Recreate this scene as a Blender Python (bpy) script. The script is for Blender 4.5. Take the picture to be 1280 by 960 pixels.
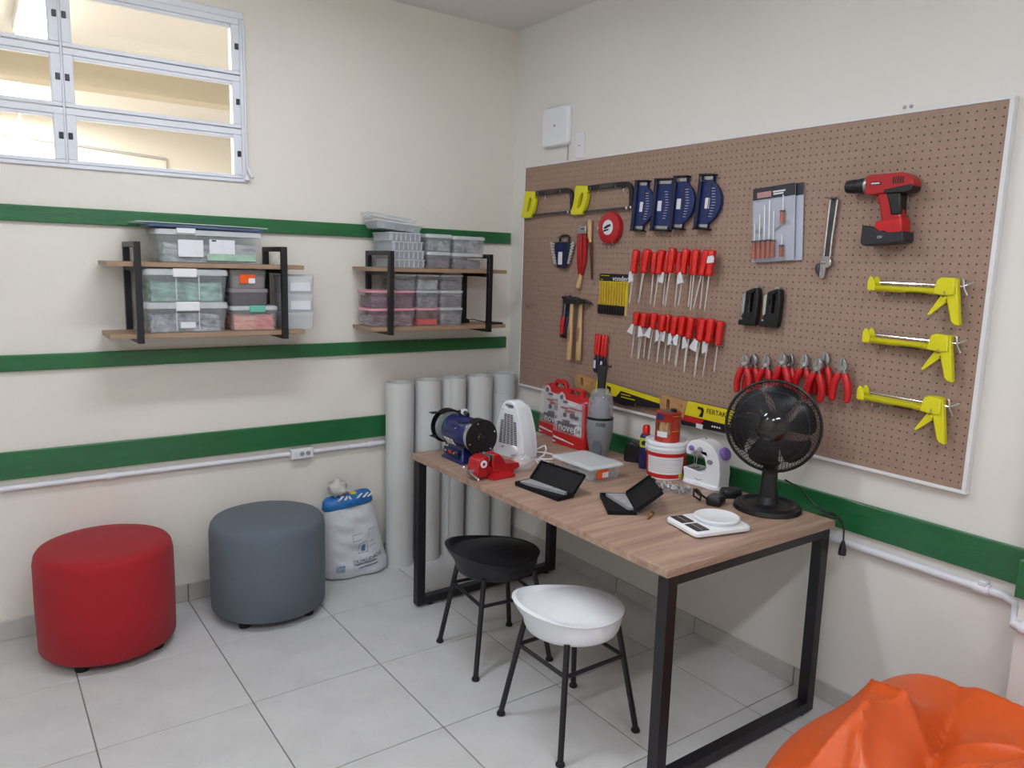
import bpy, bmesh, math, random
from mathutils import Vector, Matrix, Euler
from mathutils.geometry import tessellate_polygon
random.seed(7)
for o in list(bpy.data.objects): bpy.data.objects.remove(o)
scene = bpy.context.scene
COL = scene.collection
PI = math.pi
R = math.radians

# ---------------------------------------------------------------- camera
cam_d = bpy.data.cameras.new('camera'); cam = bpy.data.objects.new('camera', cam_d); COL.objects.link(cam)
yaw, pitch, roll = R(35.6758), R(8.9436), R(1.6437)
fwd = Vector((math.sin(yaw)*math.cos(pitch), math.cos(yaw)*math.cos(pitch), -math.sin(pitch)))
rgt = Vector((math.cos(yaw), -math.sin(yaw), 0)); upv = rgt.cross(fwd)
r2 = math.cos(roll)*rgt + math.sin(roll)*upv; u2 = -math.sin(roll)*rgt + math.cos(roll)*upv
cam.matrix_world = Matrix(((r2.x, u2.x, -fwd.x, -2.5948), (r2.y, u2.y, -fwd.y, -3.6609), (r2.z, u2.z, -fwd.z, 1.6282), (0, 0, 0, 1)))
cam_d.sensor_width = 36; cam_d.lens = 949.28/1280*36; cam_d.clip_start = .05; cam_d.clip_end = 60
scene.camera = cam
# ---------------------------------------------------------------- world, lamps' light, exposure
w = bpy.data.worlds.new('world'); scene.world = w; w.use_nodes = True
w.node_tree.nodes['Background'].inputs[0].default_value = (.75, .8, .9, 1)
w.node_tree.nodes['Background'].inputs[1].default_value = .25
scene.view_settings.view_transform = 'Standard'; scene.view_settings.look = 'None'
scene.view_settings.gamma = 1; scene.view_settings.use_curve_mapping = False
scene.view_settings.exposure = -0.05
LAMPS = [  # x, y, z, yaw, length, watts
    (-1.75, -1.45, 2.835, 0, 1.2, 14.0),
    (-1.75, -3.85, 2.835, 0, 1.2, 23.0),
    (-3.9, -2.4, 2.835, 0, 1.2, 4.0),
    (-3.75, -3.85, 2.835, 0, 1.2, 17.0),
]
ROOM_X, ROOM_Y, CEIL = -4.9, -5.6, 2.91
for (lx, ly, lz, la, ll, lw) in LAMPS:
    ld = bpy.data.lights.new('tube_light', 'AREA'); ld.shape = 'RECTANGLE'; ld.size = ll; ld.size_y = .16
    ld.energy = lw; ld.color = (.92, .975, 1.07)
    lo = bpy.data.objects.new('tube_light', ld); COL.objects.link(lo)
    lo.location = (lx, ly, lz - .022); lo.rotation_euler = (0, 0, la)
NEXT_LAMPS = [(-2.2, 1.12, 2.85, 70.0), (-2.25, 3.45, 2.83, 150.0)]
for (lx, ly, lz, lw) in NEXT_LAMPS:
    ld = bpy.data.lights.new('next_room_light', 'AREA'); ld.shape = 'RECTANGLE'; ld.size = .15; ld.size_y = 1.15
    ld.energy = lw; ld.color = (1, .95, .85)
    lo = bpy.data.objects.new('next_room_light', ld); COL.objects.link(lo); lo.location = (lx, ly, lz - .035)

# ---------------------------------------------------------------- materials
def lin(h):
    h = h.lstrip('#'); c = [int(h[i:i+2], 16)/255 for i in (0, 2, 4)]
    return tuple(x/12.92 if x <= .04045 else ((x+.055)/1.055)**2.4 for x in c)
MATS = {}
def mat(name, hexc, rough=.5, metal=0., var=0., vscale=8., bump=0., bscale=60., alpha=1., coat=0., emit=None, estr=0., spec=.5, stretch=None, hex2=None, trans=0.):
    if name in MATS: return MATS[name]
    m = bpy.data.materials.new(name); m.use_nodes = True; nt = m.node_tree; b = nt.nodes['Principled BSDF']
    c = lin(hexc); b.inputs['Base Color'].default_value = (*c, 1)
    b.inputs['Roughness'].default_value = rough; b.inputs['Metallic'].default_value = metal
    b.inputs['Alpha'].default_value = alpha; b.inputs['Coat Weight'].default_value = coat
    b.inputs['Specular IOR Level'].default_value = spec
    b.inputs['Transmission Weight'].default_value = trans
    if emit: b.inputs['Emission Color'].default_value = (*lin(emit), 1); b.inputs['Emission Strength'].default_value = estr
    tc = mp = None
    if var or bump or hex2:
        tc = nt.nodes.new('ShaderNodeTexCoord'); mp = nt.nodes.new('ShaderNodeMapping')
        nt.links.new(tc.outputs['Object'], mp.inputs[0])
        if stretch: mp.inputs['Scale'].default_value = stretch
    if var or hex2:
        n = nt.nodes.new('ShaderNodeTexNoise'); n.inputs['Scale'].default_value = vscale; n.inputs['Detail'].default_value = 5; n.inputs['Roughness'].default_value = .6
        nt.links.new(mp.outputs[0], n.inputs['Vector'])
        rp = nt.nodes.new('ShaderNodeValToRGB'); rp.color_ramp.elements[0].position = .32; rp.color_ramp.elements[1].position = .68
        d = lin(hex2) if hex2 else tuple(x*(1-var) for x in c); e = c if hex2 else tuple(min(1, x*(1+var*.6)) for x in c)
        rp.color_ramp.elements[0].color = (*d, 1); rp.color_ramp.elements[1].color = (*e, 1)
        nt.links.new(n.outputs['Fac'], rp.inputs[0]); nt.links.new(rp.outputs[0], b.inputs['Base Color'])
    if bump:
        n2 = nt.nodes.new('ShaderNodeTexNoise'); n2.inputs['Scale'].default_value = bscale; n2.inputs['Detail'].default_value = 4
        nt.links.new(mp.outputs[0], n2.inputs['Vector'])
        bp = nt.nodes.new('ShaderNodeBump'); bp.inputs['Strength'].default_value = bump; bp.inputs['Distance'].default_value = .01
        nt.links.new(n2.outputs['Fac'], bp.inputs['Height']); nt.links.new(bp.outputs[0], b.inputs['Normal'])
    MATS[name] = m; return m
M_wall = mat('wall_paint', '#e4dfd5', .75, var=.035, vscale=1.4, bump=.12, bscale=18)
M_wallr = mat('wall_paint_white', '#e4e1db', .75, var=.03, vscale=1.4, bump=.12, bscale=18)
M_ceil = mat('ceiling_paint', '#e2dfdb', .85, var=.02, vscale=2)
M_green = mat('green_enamel', '#1c6437', .32, var=.12, vscale=5, bump=.15, bscale=30, stretch=(1, 1, 5), coat=.25)
M_tile = mat('floor_tile', '#cac9c8', .42, var=.08, vscale=5, bump=.1, bscale=70)
M_grout = mat('grout', '#7f7d7a', .9, var=.1, vscale=30)
M_base = mat('baseboard_tile', '#bebbb7', .45, var=.1, vscale=9)
M_pvc = mat('conduit_white', '#e2e2ea', .35, var=.02)
M_outlet = mat('outlet_white', '#e6e6ea', .3, var=.02)
M_alu = mat('window_aluminium', '#dfe2ea', .38, var=.03)
M_case = mat('case_black', '#101014', .65, var=.1, spec=.25)
M_black = mat('black_steel', '#15141a', .42, var=.1, vscale=20)
M_dark = mat('black_plastic', '#131317', .38, var=.1, vscale=20)
M_gloss = mat('glossy_black', '#0b0b10', .12, var=.1, vscale=20, coat=.5)
M_rub = mat('rubber', '#0e0e10', .7, var=.1)
M_white = mat('white_plastic', '#e9ebf0', .33, var=.015)
M_whitem = mat('white_matte', '#e4e4e6', .6, var=.03)
M_paper = mat('paper_label', '#dcdce2', .7, var=.04, vscale=30)
M_steel = mat('steel', '#b9b9bc', .28, 1., var=.08, vscale=25)
M_steeld = mat('dark_steel', '#57565a', .38, .9, var=.2, vscale=25)
M_chrome = mat('chrome', '#d8d8da', .14, 1., var=.04)
M_shaft = mat('bright_shaft', '#e8e6e2', .35, .55, var=.03)
M_grille = mat('grille_black', '#1d1d22', .3, var=.1)
M_brass = mat('brass', '#c2925a', .3, .9, var=.1)
M_red = mat('red_plastic', '#c21a1f', .33, var=.08)
M_redt = mat('red_translucent', '#d51d17', .25, var=.08, coat=.3)
M_redp = mat('red_paint', '#ac141c', .3, var=.08, coat=.3)
M_yel = mat('yellow_paint', '#d9d21c', .35, var=.05)
M_yels = mat('yellow_card', '#d8c81c', .5, var=.05)
M_orange = mat('orange_sticker', '#ea5a16', .5, var=.05)
M_blue = mat('blue_enamel', '#15205c', .32, var=.12, coat=.3)
M_bluep = mat('blue_plastic', '#14285f', .4, var=.18, vscale=14)
M_navy = mat('navy', '#141a3c', .45, var=.1)
M_wood = mat('beech', '#c9a478', .5, var=.18, vscale=9, stretch=(14, 14, 1.2))
M_ply = mat('plywood_handle', '#b58a5a', .55, var=.2, vscale=9, stretch=(1.5, 10, 10))
M_shelf = mat('shelf_board', '#9d8168', .5, var=.14, vscale=8, stretch=(1, 14, 14))
M_clear = mat('clear_plastic', '#e2e8ec', .12, var=.02, alpha=.22)
M_clear2 = mat('cloudy_plastic', '#e6ebef', .25, var=.02, alpha=.6)
M_clearbl = mat('bluish_clear', '#dfe6ee', .15, var=.02, alpha=.38)
M_pinkclear = mat('pink_clear', '#d2b6be', .2, var=.02, alpha=.24)
M_greyclear = mat('grey_clear', '#9a9698', .25, var=.03, alpha=.72)
M_darkclear = mat('dark_clear', '#6d696c', .25, var=.03, alpha=.8)
M_pinklid = mat('pink_lid', '#d79aa6', .35, var=.03)
M_greyp = mat('grey_plastic', '#83868c', .35, var=.05)
M_greyl = mat('light_grey', '#a3a5a8', .55, var=.05)
M_foam = mat('grey_foam', '#9a9a9c', .9, var=.15, vscale=60)
M_teal = mat('teal', '#5fb09a', .4, var=.04)
M_purple = mat('purple', '#8468b4', .35, var=.05)
M_amber = mat('amber_handle', '#a4543c', .2, var=.2, vscale=30, coat=.4)
def wood_table():
    m = bpy.data.materials.new('table_laminate'); m.use_nodes = True; nt = m.node_tree; b = nt.nodes['Principled BSDF']
    tc = nt.nodes.new('ShaderNodeTexCoord'); mp = nt.nodes.new('ShaderNodeMapping'); mp.inputs['Scale'].default_value = (1.1, 14, 14)
    nt.links.new(tc.outputs['Object'], mp.inputs[0])
    n = nt.nodes.new('ShaderNodeTexNoise'); n.inputs['Scale'].default_value = 2.2; n.inputs['Detail'].default_value = 8; n.inputs['Roughness'].default_value = .62; n.inputs['Distortion'].default_value = .6
    nt.links.new(mp.outputs[0], n.inputs['Vector'])
    rp = nt.nodes.new('ShaderNodeValToRGB'); e = rp.color_ramp.elements
    e[0].position = .3; e[0].color = (*lin('#8a6f5e'), 1); e[1].position = .72; e[1].color = (*lin('#b99c88'), 1)
    x = e.new(.52); x.color = (*lin('#a68a78'), 1)
    nt.links.new(n.outputs['Fac'], rp.inputs[0]); nt.links.new(rp.outputs[0], b.inputs['Base Color'])
    b.inputs['Roughness'].default_value = .42
    return m
M_table = wood_table()
def fabric(name, hexc):
    m = mat(name, hexc, .85, var=.06, vscale=120, bump=.25, bscale=420); m.node_tree.nodes['Principled BSDF'].inputs['Sheen Weight'].default_value = .08
    return m
M_fred = fabric('red_fabric', '#a00d1c'); M_fgrey = fabric('grey_fabric', '#5c666f')
M_bean = mat('orange_leatherette', '#d2551b', .4, var=.05, vscale=3, bump=.08, bscale=200)
M_peg = mat('hardboard', '#9d8273', .7, var=.1, vscale=40, bump=.15, bscale=160)
M_pegin = mat('hole_shade', '#2c211b', .9, var=.1)  # dark brown standing in for the shade inside the peg holes
M_glass = mat('window_glass', '#ffffff', .02, alpha=.04, spec=.2)
M_lamp = mat('lamp_tube', '#ffffff', .4, emit='#f4faff', estr=24.0)
M_lampn = mat('lamp_diffuser', '#ffffff', .4, emit='#fff6e6', estr=14.0)

# ---------------------------------------------------------------- mesh helpers
class MB:
    def __init__(s): s.v = []; s.f = []
    def add(s, vs, fs, M=None):
        k = len(s.v)
        s.v += [tuple(M @ Vector(p)) if M else tuple(p) for p in vs]
        s.f += [tuple(i+k for i in f) for f in fs]; return s
    def box(s, c, d, M=None):
        x, y, z = c; a, b, h = d[0]/2, d[1]/2, d[2]/2
        vs = [(x+i*a, y+j*b, z+k*h) for k in (-1, 1) for j in (-1, 1) for i in (-1, 1)]
        return s.add(vs, [(0, 2, 3, 1), (4, 5, 7, 6), (0, 1, 5, 4), (2, 6, 7, 3), (0, 4, 6, 2), (1, 3, 7, 5)], M)
    def bb(s, x0, x1, y0, y1, z0, z1, M=None):
        return s.box(((x0+x1)/2, (y0+y1)/2, (z0+z1)/2), (abs(x1-x0), abs(y1-y0), abs(z1-z0)), M)
    def loft(s, loops, caps=True, M=None):
        n = len(loops[0]); vs = [p for l in loops for p in l]; fs = []
        for i in range(len(loops)-1):
            for j in range(n):
                a, b = i*n+j, i*n+(j+1) % n; fs.append((a, b, b+n, a+n))
        if caps: fs.append(tuple(range(n-1, -1, -1))); fs.append(tuple((len(loops)-1)*n+j for j in range(n)))
        return s.add(vs, fs, M)
    def lathe(s, prof, n=24, M=None, sx=1, sy=1, caps=True):
        return s.loft([[(r*math.cos(2*PI*j/n)*sx, r*math.sin(2*PI*j/n)*sy, z) for j in range(n)] for r, z in prof], caps, M)
    def tube(s, pts, r, n=8, closed=False, M=None, caps=True):
        P = [Vector(p) for p in pts]; m = len(P); rs = r if isinstance(r, (list, tuple)) else [r]*m
        T = []
        for i in range(m):
            a = P[(i-1) % m] if (closed or i > 0) else P[0]; b = P[(i+1) % m] if (closed or i < m-1) else P[-1]
            T.append((b-a).normalized())
        u = T[0].orthogonal().normalized(); loops = []
        for i in range(m):
            u = (u - T[i]*u.dot(T[i])).normalized(); w_ = T[i].cross(u)
            loops.append([tuple(P[i]+rs[i]*(math.cos(2*PI*j/n)*u+math.sin(2*PI*j/n)*w_)) for j in range(n)])
        if closed:
            k = len(s.v); vs = [p for l in loops for p in l]; fs = []
            for i in range(m):
                for j in range(n):
                    a, b = i*n+j, i*n+(j+1) % n; c, d = ((i+1) % m)*n+(j+1) % n, ((i+1) % m)*n+j; fs.append((a, b, c, d))
            return s.add(vs, fs, M)
        return s.loft(loops, caps, M)
    def cyl(s, p0, p1, r0, r1=None, n=16, M=None):
        return s.tube([p0, p1], [r0, r0 if r1 is None else r1], n, M=M)
    def prism(s, poly, y0, y1, holes=(), M=None):
        """poly in the x-z plane (as seen from the front), extruded along y"""
        loops = [list(poly)] + [list(h) for h in holes]
        flat = [p for l in loops for p in l]; N = len(flat)
        tris = tessellate_polygon([[Vector((p[0], p[1], 0)) for p in l] for l in loops])
        vs = [(p[0], y0, p[1]) for p in flat] + [(p[0], y1, p[1]) for p in flat]
        fs = []
        for t in tris:
            fs.append(tuple(t)); fs.append(tuple(i+N for i in reversed(t)))
        k = 0
        for l in loops:
            n = len(l)
            for j in range(n):
                a, b = k+j, k+(j+1) % n; fs.append((a, a+N, b+N, b))
            k += n
        return s.add(vs, fs, M)
    def sphere(s, c, r, n=16, m=10, sx=1, sy=1, sz=1):
        return s.loft([[(c[0]+r*sx*math.sin(PI*max(i, .02)/m if i < m else PI*(m-.02)/m)*math.cos(2*PI*j/n), c[1]+r*sy*math.sin(PI*max(i, .02)/m if i < m else PI*(m-.02)/m)*math.sin(2*PI*j/n), c[2]-r*sz*math.cos(PI*i/m)) for j in range(n)] for i in range(m+1)])
    def mesh(s, name, m, smooth=True, ang=38):
        me = bpy.data.meshes.new(name); me.from_pydata(s.v, [], s.f); me.update()
        bm = bmesh.new(); bm.from_mesh(me); bmesh.ops.recalc_face_normals(bm, faces=bm.faces); bm.to_mesh(me); bm.free()
        if smooth:
            me.polygons.foreach_set('use_smooth', [True]*len(me.polygons)); me.set_sharp_from_angle(angle=R(ang))
        me.materials.append(m); return me
    def build(s, name, m, parent=None, loc=(0, 0, 0), rot=(0, 0, 0), bevel=0, seg=2, smooth=True, ang=38, label=None):
        o = bpy.data.objects.new(name, s.mesh(name, m, smooth, ang)); COL.objects.link(o)
        o.location = loc; o.rotation_euler = rot
        if parent: o.parent = parent
        if bevel:
            bv = o.modifiers.new('bevel', 'BEVEL'); bv.width = bevel; bv.segments = seg; bv.limit_method = 'ANGLE'; bv.angle_limit = R(40)
        if label: o['label'] = label
        return o
def thing(name, label, cat, loc=(0, 0, 0), rot=(0, 0, 0), group=None):
    o = bpy.data.objects.new(name, None); COL.objects.link(o); o.location = loc; o.rotation_euler = rot
    o.empty_display_size = .05
    return tag(o, label, cat, group)
def tag(o, label, cat, group=None):
    o['label'] = label; o['category'] = cat
    if group: o['group'] = group
    return o
def struct(o): o['kind'] = 'structure'; return o
def copy_tree(o, loc=None, rot=None, label=None, parent=None):
    c = o.copy(); COL.objects.link(c); c.parent = parent
    if loc is not None: c.location = loc
    if rot is not None: c.rotation_euler = rot
    if label: c['label'] = label
    for ch in list(o.children): copy_tree(ch, parent=c)
    return c
def rr(w, d, r, z, n=4, cx=0, cy=0):
    pts = []
    for (sx, sy, a0) in ((1, 1, 0), (-1, 1, 90), (-1, -1, 180), (1, -1, 270)):
        for i in range(n+1):
            a = R(a0+90*i/n); pts.append((cx+sx*(w/2-r)+r*math.cos(a), cy+sy*(d/2-r)+r*math.sin(a), z))
    return pts
def rr2(w, h, r, n=4, cx=0, cz=0): return [(p[0], p[1]) for p in rr(w, h, r, 0, n, cx, cz)]
def circ(r, n=20, cx=0, cz=0, rz=None): return [(cx+r*math.cos(2*PI*i/n), cz+(rz or r)*math.sin(2*PI*i/n)) for i in range(n)]
def text(s, name, m, parent, size, loc, rot=(PI/2, 0, 0), depth=.0006, warp=None, shear=0., align='CENTER', sx=1.):
    c = bpy.data.curves.new(name, 'FONT'); c.body = s; c.size = size; c.extrude = depth; c.align_x = align; c.align_y = 'CENTER'; c.shear = shear; c.resolution_u = 2
    o = bpy.data.objects.new(name, c); COL.objects.link(o)
    dg = bpy.context.evaluated_depsgraph_get(); me = bpy.data.meshes.new_from_object(o.evaluated_get(dg))
    bpy.data.objects.remove(o); bpy.data.curves.remove(c)
    for v in me.vertices: v.co.x *= sx
    if warp:
        for v in me.vertices: v.co = warp(v.co)
    me.materials.clear(); me.materials.append(m)
    o = bpy.data.objects.new(name, me); COL.objects.link(o); o.parent = parent
    if not warp: o.location = loc; o.rotation_euler = rot
    return o
# ---------------------------------------------------------------- the room
def wall(name, m, *boxes):
    b = MB()
    for q in boxes: b.bb(*q)
    return struct(b.build(name, m, smooth=False))
WX0, WX1, WZ0, WZ1 = -2.915, -1.508, 1.965, 2.702
wall('wall_left', M_wall, (ROOM_X, WX0, 0, .15, 0, CEIL), (WX1, .15, 0, .15, 0, CEIL), (WX0, WX1, 0, .15, 0, WZ0), (WX0, WX1, 0, .15, WZ1, CEIL))
wall('wall_right', M_wallr, (0, .15, ROOM_Y, 0, 0, CEIL))
wall('wall_pilaster', M_wallr, (-.105, 0, -3.55, -2.815, 0, CEIL))
wall('wall_back', M_wall, (ROOM_X-.15, .15, ROOM_Y-.15, ROOM_Y, 0, CEIL))
wall('wall_side', M_wall, (ROOM_X-.15, ROOM_X, ROOM_Y, .15, 0, CEIL))
wall('ceiling', M_ceil, (ROOM_X-.15, .15, ROOM_Y-.15, .15, CEIL, CEIL+.12))
# floor of separate tiles
TS, X1, Y1 = .513, -.2951, -.5049
floor = struct(MB().bb(ROOM_X, 0, ROOM_Y, 0, -.12, -.003).build('floor', M_grout, smooth=False))
def spans(first, end):
    out = [(first, 0.)]; a = first
    while a > end+.01: b = max(a-TS, end); out.append((b, a)); a = b
    return out
tile_meshes = {}
def slab(key, d, m, name, bev):
    if key not in tile_meshes:
        tile_meshes[key] = MB().box((0, 0, 0), d).mesh(name, m, smooth=False)
    o = bpy.data.objects.new(name, tile_meshes[key]); COL.objects.link(o)
    if bev:
        bv = o.modifiers.new('bevel', 'BEVEL'); bv.width = bev; bv.segments = 1
    return o
G = .005
for (xa, xb) in spans(X1, ROOM_X):
    for (ya, yb) in spans(Y1, ROOM_Y):
        sx, sy = xb-xa-G, yb-ya-G
        o = slab(('t', round(sx, 3), round(sy, 3)), (sx, sy, .008), M_tile, 'tile', .0012)
        o.location = ((xa+xb)/2, (ya+yb)/2, -.004); o.parent = floor
bl = struct(MB().bb(ROOM_X, 0, -.003, 0, 0, .084).build('baseboard_left', M_grout, smooth=False))
for (xa, xb) in spans(X1, ROOM_X):
    o = slab(('b', round(xb-xa, 3)), (xb-xa-G, .008, .085), M_base, 'tile', .001); o.location = ((xa+xb)/2, -.006, .0435); o.parent = bl
br = struct(MB().bb(-.003, 0, -2.815, 0, 0, .071).build('baseboard_right', M_grout, smooth=False))
for (ya, yb) in spans(Y1, -2.815):
    o = slab(('c', round(yb-ya, 3)), (.008, yb-ya-G, .072), M_base, 'tile', .001); o.location = (-.006, (ya+yb)/2, .0365); o.parent = br
# green rails
def trim(name, *b): return struct(MB().bb(*b).build(name, M_green, bevel=.003))
trim('trim_1', ROOM_X, -.018, -.020, 0, 1.743, 1.807)
trim('trim_2', ROOM_X, -.030, -.020, 0, 1.143, 1.209)
trim('trim_3', ROOM_X, -.024, -.022, 0, .697, .811)
trim('trim_4', -.022, 0, -2.812, -.002, .697, .811)
trim('trim_5', -.129, -.105, -3.5, -2.806, .697, .811)
# window with tilting sashes
win = struct(MB().bb(WX0, WX1, -.012, .07, WZ0, WZ0+.016).bb(WX0, WX1, -.012, .07, WZ1-.03, WZ1).bb(WX1-.022, WX1, -.012, .07, WZ0+.016, WZ1-.03).bb(WX0, WX0+.022, -.012, .07, WZ0+.016, WZ1-.03)
             .build('window_1', M_alu, bevel=.003))
MB().bb(-2.232, -2.224, -.012, .07, WZ0+.016, WZ1-.03).build('mullion', M_alu, win, bevel=.002)
rows = [(1.981, 2.199), (2.203, 2.430), (2.434, 2.672)]
for ci, (xa, xb) in enumerate([(-2.224, -1.531), (-2.892, -2.232)]):
    for (za, zb) in rows:
        e = .036
        b = MB(); b.bb(xa, xb, -.016, .03, za, za+.016).bb(xa, xb, -.016, .03, zb-.026, zb).bb(xa, xa+e, -.016, .03, za+.016, zb-.026).bb(xb-e, xb, -.016, .03, za+.016, zb-.026)
        b.bb(xa+e, xb-e, -.010, .02, zb-.040, zb-.026)
        s_ = b.build('sash', M_alu, win, bevel=.003)
        MB().bb(xa+e-.004, xb-e+.004, .006, .010, za+.012, zb-.030).build('pane', M_glass, s_, smooth=False)
        zc = (za+zb)/2
        for xk in (xa+.0125, xb-.0125):
            MB().bb(xk-.008, xk+.008, -.021, -.012, zc-.013, zc+.013).build('clip', M_dark, s_, bevel=.002)
MB().tube([(-1.514, -.022, 2.66), (-1.514, -.026, 2.1), (-1.512, -.03, 2.02)], .004, 6).cyl((-1.512, -.03, 2.03), (-1.498, -.06, 1.985), .006).bb(-1.524, -1.504, -.03, -.008, 1.975, 2.0).build('sash_lever', M_alu, win)
# room beyond the window
wall('wall_next_far', M_wall, (-6.5, 2.0, 4.6, 4.7, 0, CEIL))
wall('wall_next_side', M_wall, (1.9, 2.0, .15, 4.6, 0, CEIL), (-6.5, -6.4, .15, 4.6, 0, CEIL))
wall('ceiling_next', M_ceil, (-6.5, 2.0, .15, 4.7, CEIL, CEIL+.1))
wall('floor_next', M_base, (-6.5, 2.0, .15, 4.7, -.12, 0))
wall('trim_beam', mat('beam_paint', '#cfc3aa', .8, var=.03), (-6.4, 1.9, 2.5, 2.72, 2.755, CEIL))
c = thing('conduit', 'thin grey conduit running along the far wall seen through the window', 'conduit', (0, 4.585, 0))
MB().tube([(-3.0, 0, 2.68), (-.92, 0, 2.55), (-.92, 0, 2.0)], .012, 8).build('pipe', M_greyl, c)
for i, (lx, ly, lz, lw) in enumerate(NEXT_LAMPS):
    t = thing('ceiling_lamp', ['lit strip lamp seen through the upper left window pane', 'lit strip lamp beyond the beam seen through the middle left pane'][i], 'ceiling lamp', (lx, ly, lz), group='lamps in the next room')
    MB().bb(-.09, .09, -.6, .6, 0, CEIL-lz).build('housing', M_white, t, bevel=.01)
    MB().bb(-.075, .075, -.58, .58, -.03, 0).build('diffuser', M_lampn, t, bevel=.01)
t = thing('hanging_lamp', 'lit round lamp hanging beyond the lower left window pane', 'ceiling lamp', (-2.15, 3.9, 2.58))
MB().sphere((0, 0, 0), .075).build('globe', M_lampn, t); MB().cyl((0, 0, .07), (0, 0, CEIL-2.58), .008).build('stem', M_white, t)
# ceiling lamps of this room (above the picture)
for i, (lx, ly, lz, la, ll, lw) in enumerate(LAMPS):
    t = thing('ceiling_lamp', ['white twin tube ceiling lamp above the stools and table', 'white twin tube ceiling lamp on the pegboard side behind the viewer', 'white twin tube ceiling lamp left of the window', 'white twin tube ceiling lamp in the far rear of the room'][i], 'ceiling lamp', (lx, ly, lz), (0, 0, la), 'ceiling lamps of the workshop')
    MB().bb(-ll/2, ll/2, -.1, .1, .02, CEIL-lz).build('housing', M_white, t, bevel=.01)
    for k in (-.05, .05): MB().cyl((-ll/2+.02, k, 0), (ll/2-.02, k, 0), .014).build('tube', M_lamp, t)
# conduits
c = thing('conduit', 'white plastic conduit along the left wall below the lowest green rail', 'conduit', (0, -.016, .660))
MB().cyl((ROOM_X, 0, 0), (-1.335, 0, 0), .0125, n=14).build('pipe', M_pvc, c); MB().cyl((-1.215, 0, 0), (-.02, 0, 0), .0125, n=14).build('pipe', M_pvc, c)
for x in (-2.135, -.9): MB().cyl((x-.018, 0, 0), (x+.018, 0, 0), .0165, n=14).build('coupling', M_pvc, c)
c = thing('conduit', 'white plastic conduit along the right wall under the green rail beside the table', 'conduit', (-.016, 0, .648))
MB().tube([(0, -.02, 0), (0, -2.74, 0), (-.02, -2.785, -.006), (-.06, -2.80, -.03), (-.106, -2.815, -.036), (-.11, -2.84, -.036), (-.11, -3.5, -.036)], .014, 14).build('pipe', M_pvc, c)
MB().cyl((0, -2.655, 0), (0, -2.70, 0), .0185, n=14).build('coupling', M_pvc, c)
MB().cyl((-.110, -2.832, -.036), (-.11, -2.875, -.036), .0185, n=14).build('coupling', M_pvc, c)
MB().bb(-.016, .016, -2.693, -2.668, .012, .03).build('clamp', M_pvc, c, bevel=.004)
t = thing('wall_outlet', 'white double socket box on the left wall conduit', 'outlet', (-1.275, 0, .658))
MB().bb(-.058, .058, -.036, 0, -.027, .027).build('box', M_outlet, t, bevel=.005, seg=3)
MB().bb(-.050, .050, -.039, -.035, -.021, .021).build('cover_plate', M_outlet, t, bevel=.002)
for x in (-.004, .027):
    s_ = MB().prism(circ(.0125, 14, x, .001), -.0405, -.038).build('socket', M_greyl, t)
    for k in (-.005, .005): MB().prism(circ(.0024, 8, x+k, .001), -.0415, -.040).build('pin_hole', M_dark, s_)
MB().bb(-.042, -.026, -.041, -.038, -.012, .014).build('blank_insert', M_whitem, t, bevel=.001)

# ---------------------------------------------------------------- pegboard
BX = -.024   # front face of the board
pb = thing('pegboard', 'large brown perforated pegboard with a white edge hanging on the right wall', 'pegboard', (BX, -1.372, 0), (0, 0, -PI/2))
# local: x along the wall (right), y into the wall, z up
def peg_panel():
    P, r, n = .0258, .0029, 6
    x0, x1, z0, z1 = -1.222, 1.222, .946, 2.161
    nx, nz = int((x1-x0-.01)/P), int((z1-z0-.01)/P); ox, oz = -nx*P/2, (z0+z1)/2-nz*P/2
    v, f = [], []
    angs = [R(30+60*i) for i in range(6)]
    for i in range(nx):
        for k in range(nz):
            cx, cz = ox+(i+.5)*P, oz+(k+.5)*P; b = len(v); h = P/2
            # square ring: 6 outer points matched with hexagon hole
            out = [(h, h*.58), (0, h), (-h, h*.58), (-h, -h*.58), (0, -h), (h, -h*.58)]
            outer = [(h, h), (-h, h), (-h, -h), (h, -h)]
            for (a, c_) in out: v.append((cx+a, 0, cz+c_))
            for (a, c_) in outer: v.append((cx+a, 0, cz+c_))
            for a in angs: v.append((cx+r*math.cos(a), 0, cz+r*math.sin(a)))
            for a in angs: v.append((cx+r*math.cos(a), .004, cz+r*math.sin(a)))
            o, q, hh, hb = b, b+6, b+10, b+16
            # ring faces: between out[j] and out[j+1] with corner points where needed
            f += [(o, q, o+1, hh+1, hh), (o+1, q+1, o+2, hh+2, hh+1), (o+2, o+3, hh+3, hh+2), (o+3, q+2, o+4, hh+4, hh+3), (o+4, q+3, o+5, hh+5, hh+4), (o+5, o, hh, hh+5)]
            for j in range(6): f.append((hh+j, hh+(j+1) % 6, hb+(j+1) % 6, hb+j))
    # margins
    def quad(a0, a1, c0, c1):
        b = len(v); v.extend([(a0, 0, c0), (a1, 0, c0), (a1, 0, c1), (a0, 0, c1)]); f.append((b, b+1, b+2, b+3))
    xe, ze = ox+nx*P, oz+nz*P
    quad(x0, x1, z0, oz); quad(x0, x1, ze, z1); quad(x0, ox, oz, ze); quad(xe, x1, oz, ze)
    me = bpy.data.meshes.new('panel'); me.from_pydata(v, [], f); me.update(); me.materials.append(M_peg)
    o = bpy.data.objects.new('panel', me); COL.objects.link(o); o.parent = pb
    MB().bb(x0, x1, .004, .021, z0, z1).build('hole_shade_fill', M_pegin, pb, smooth=False)  # added dark fill in the spacer gap, paints the holes' shaded interior
peg_panel()
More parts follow.
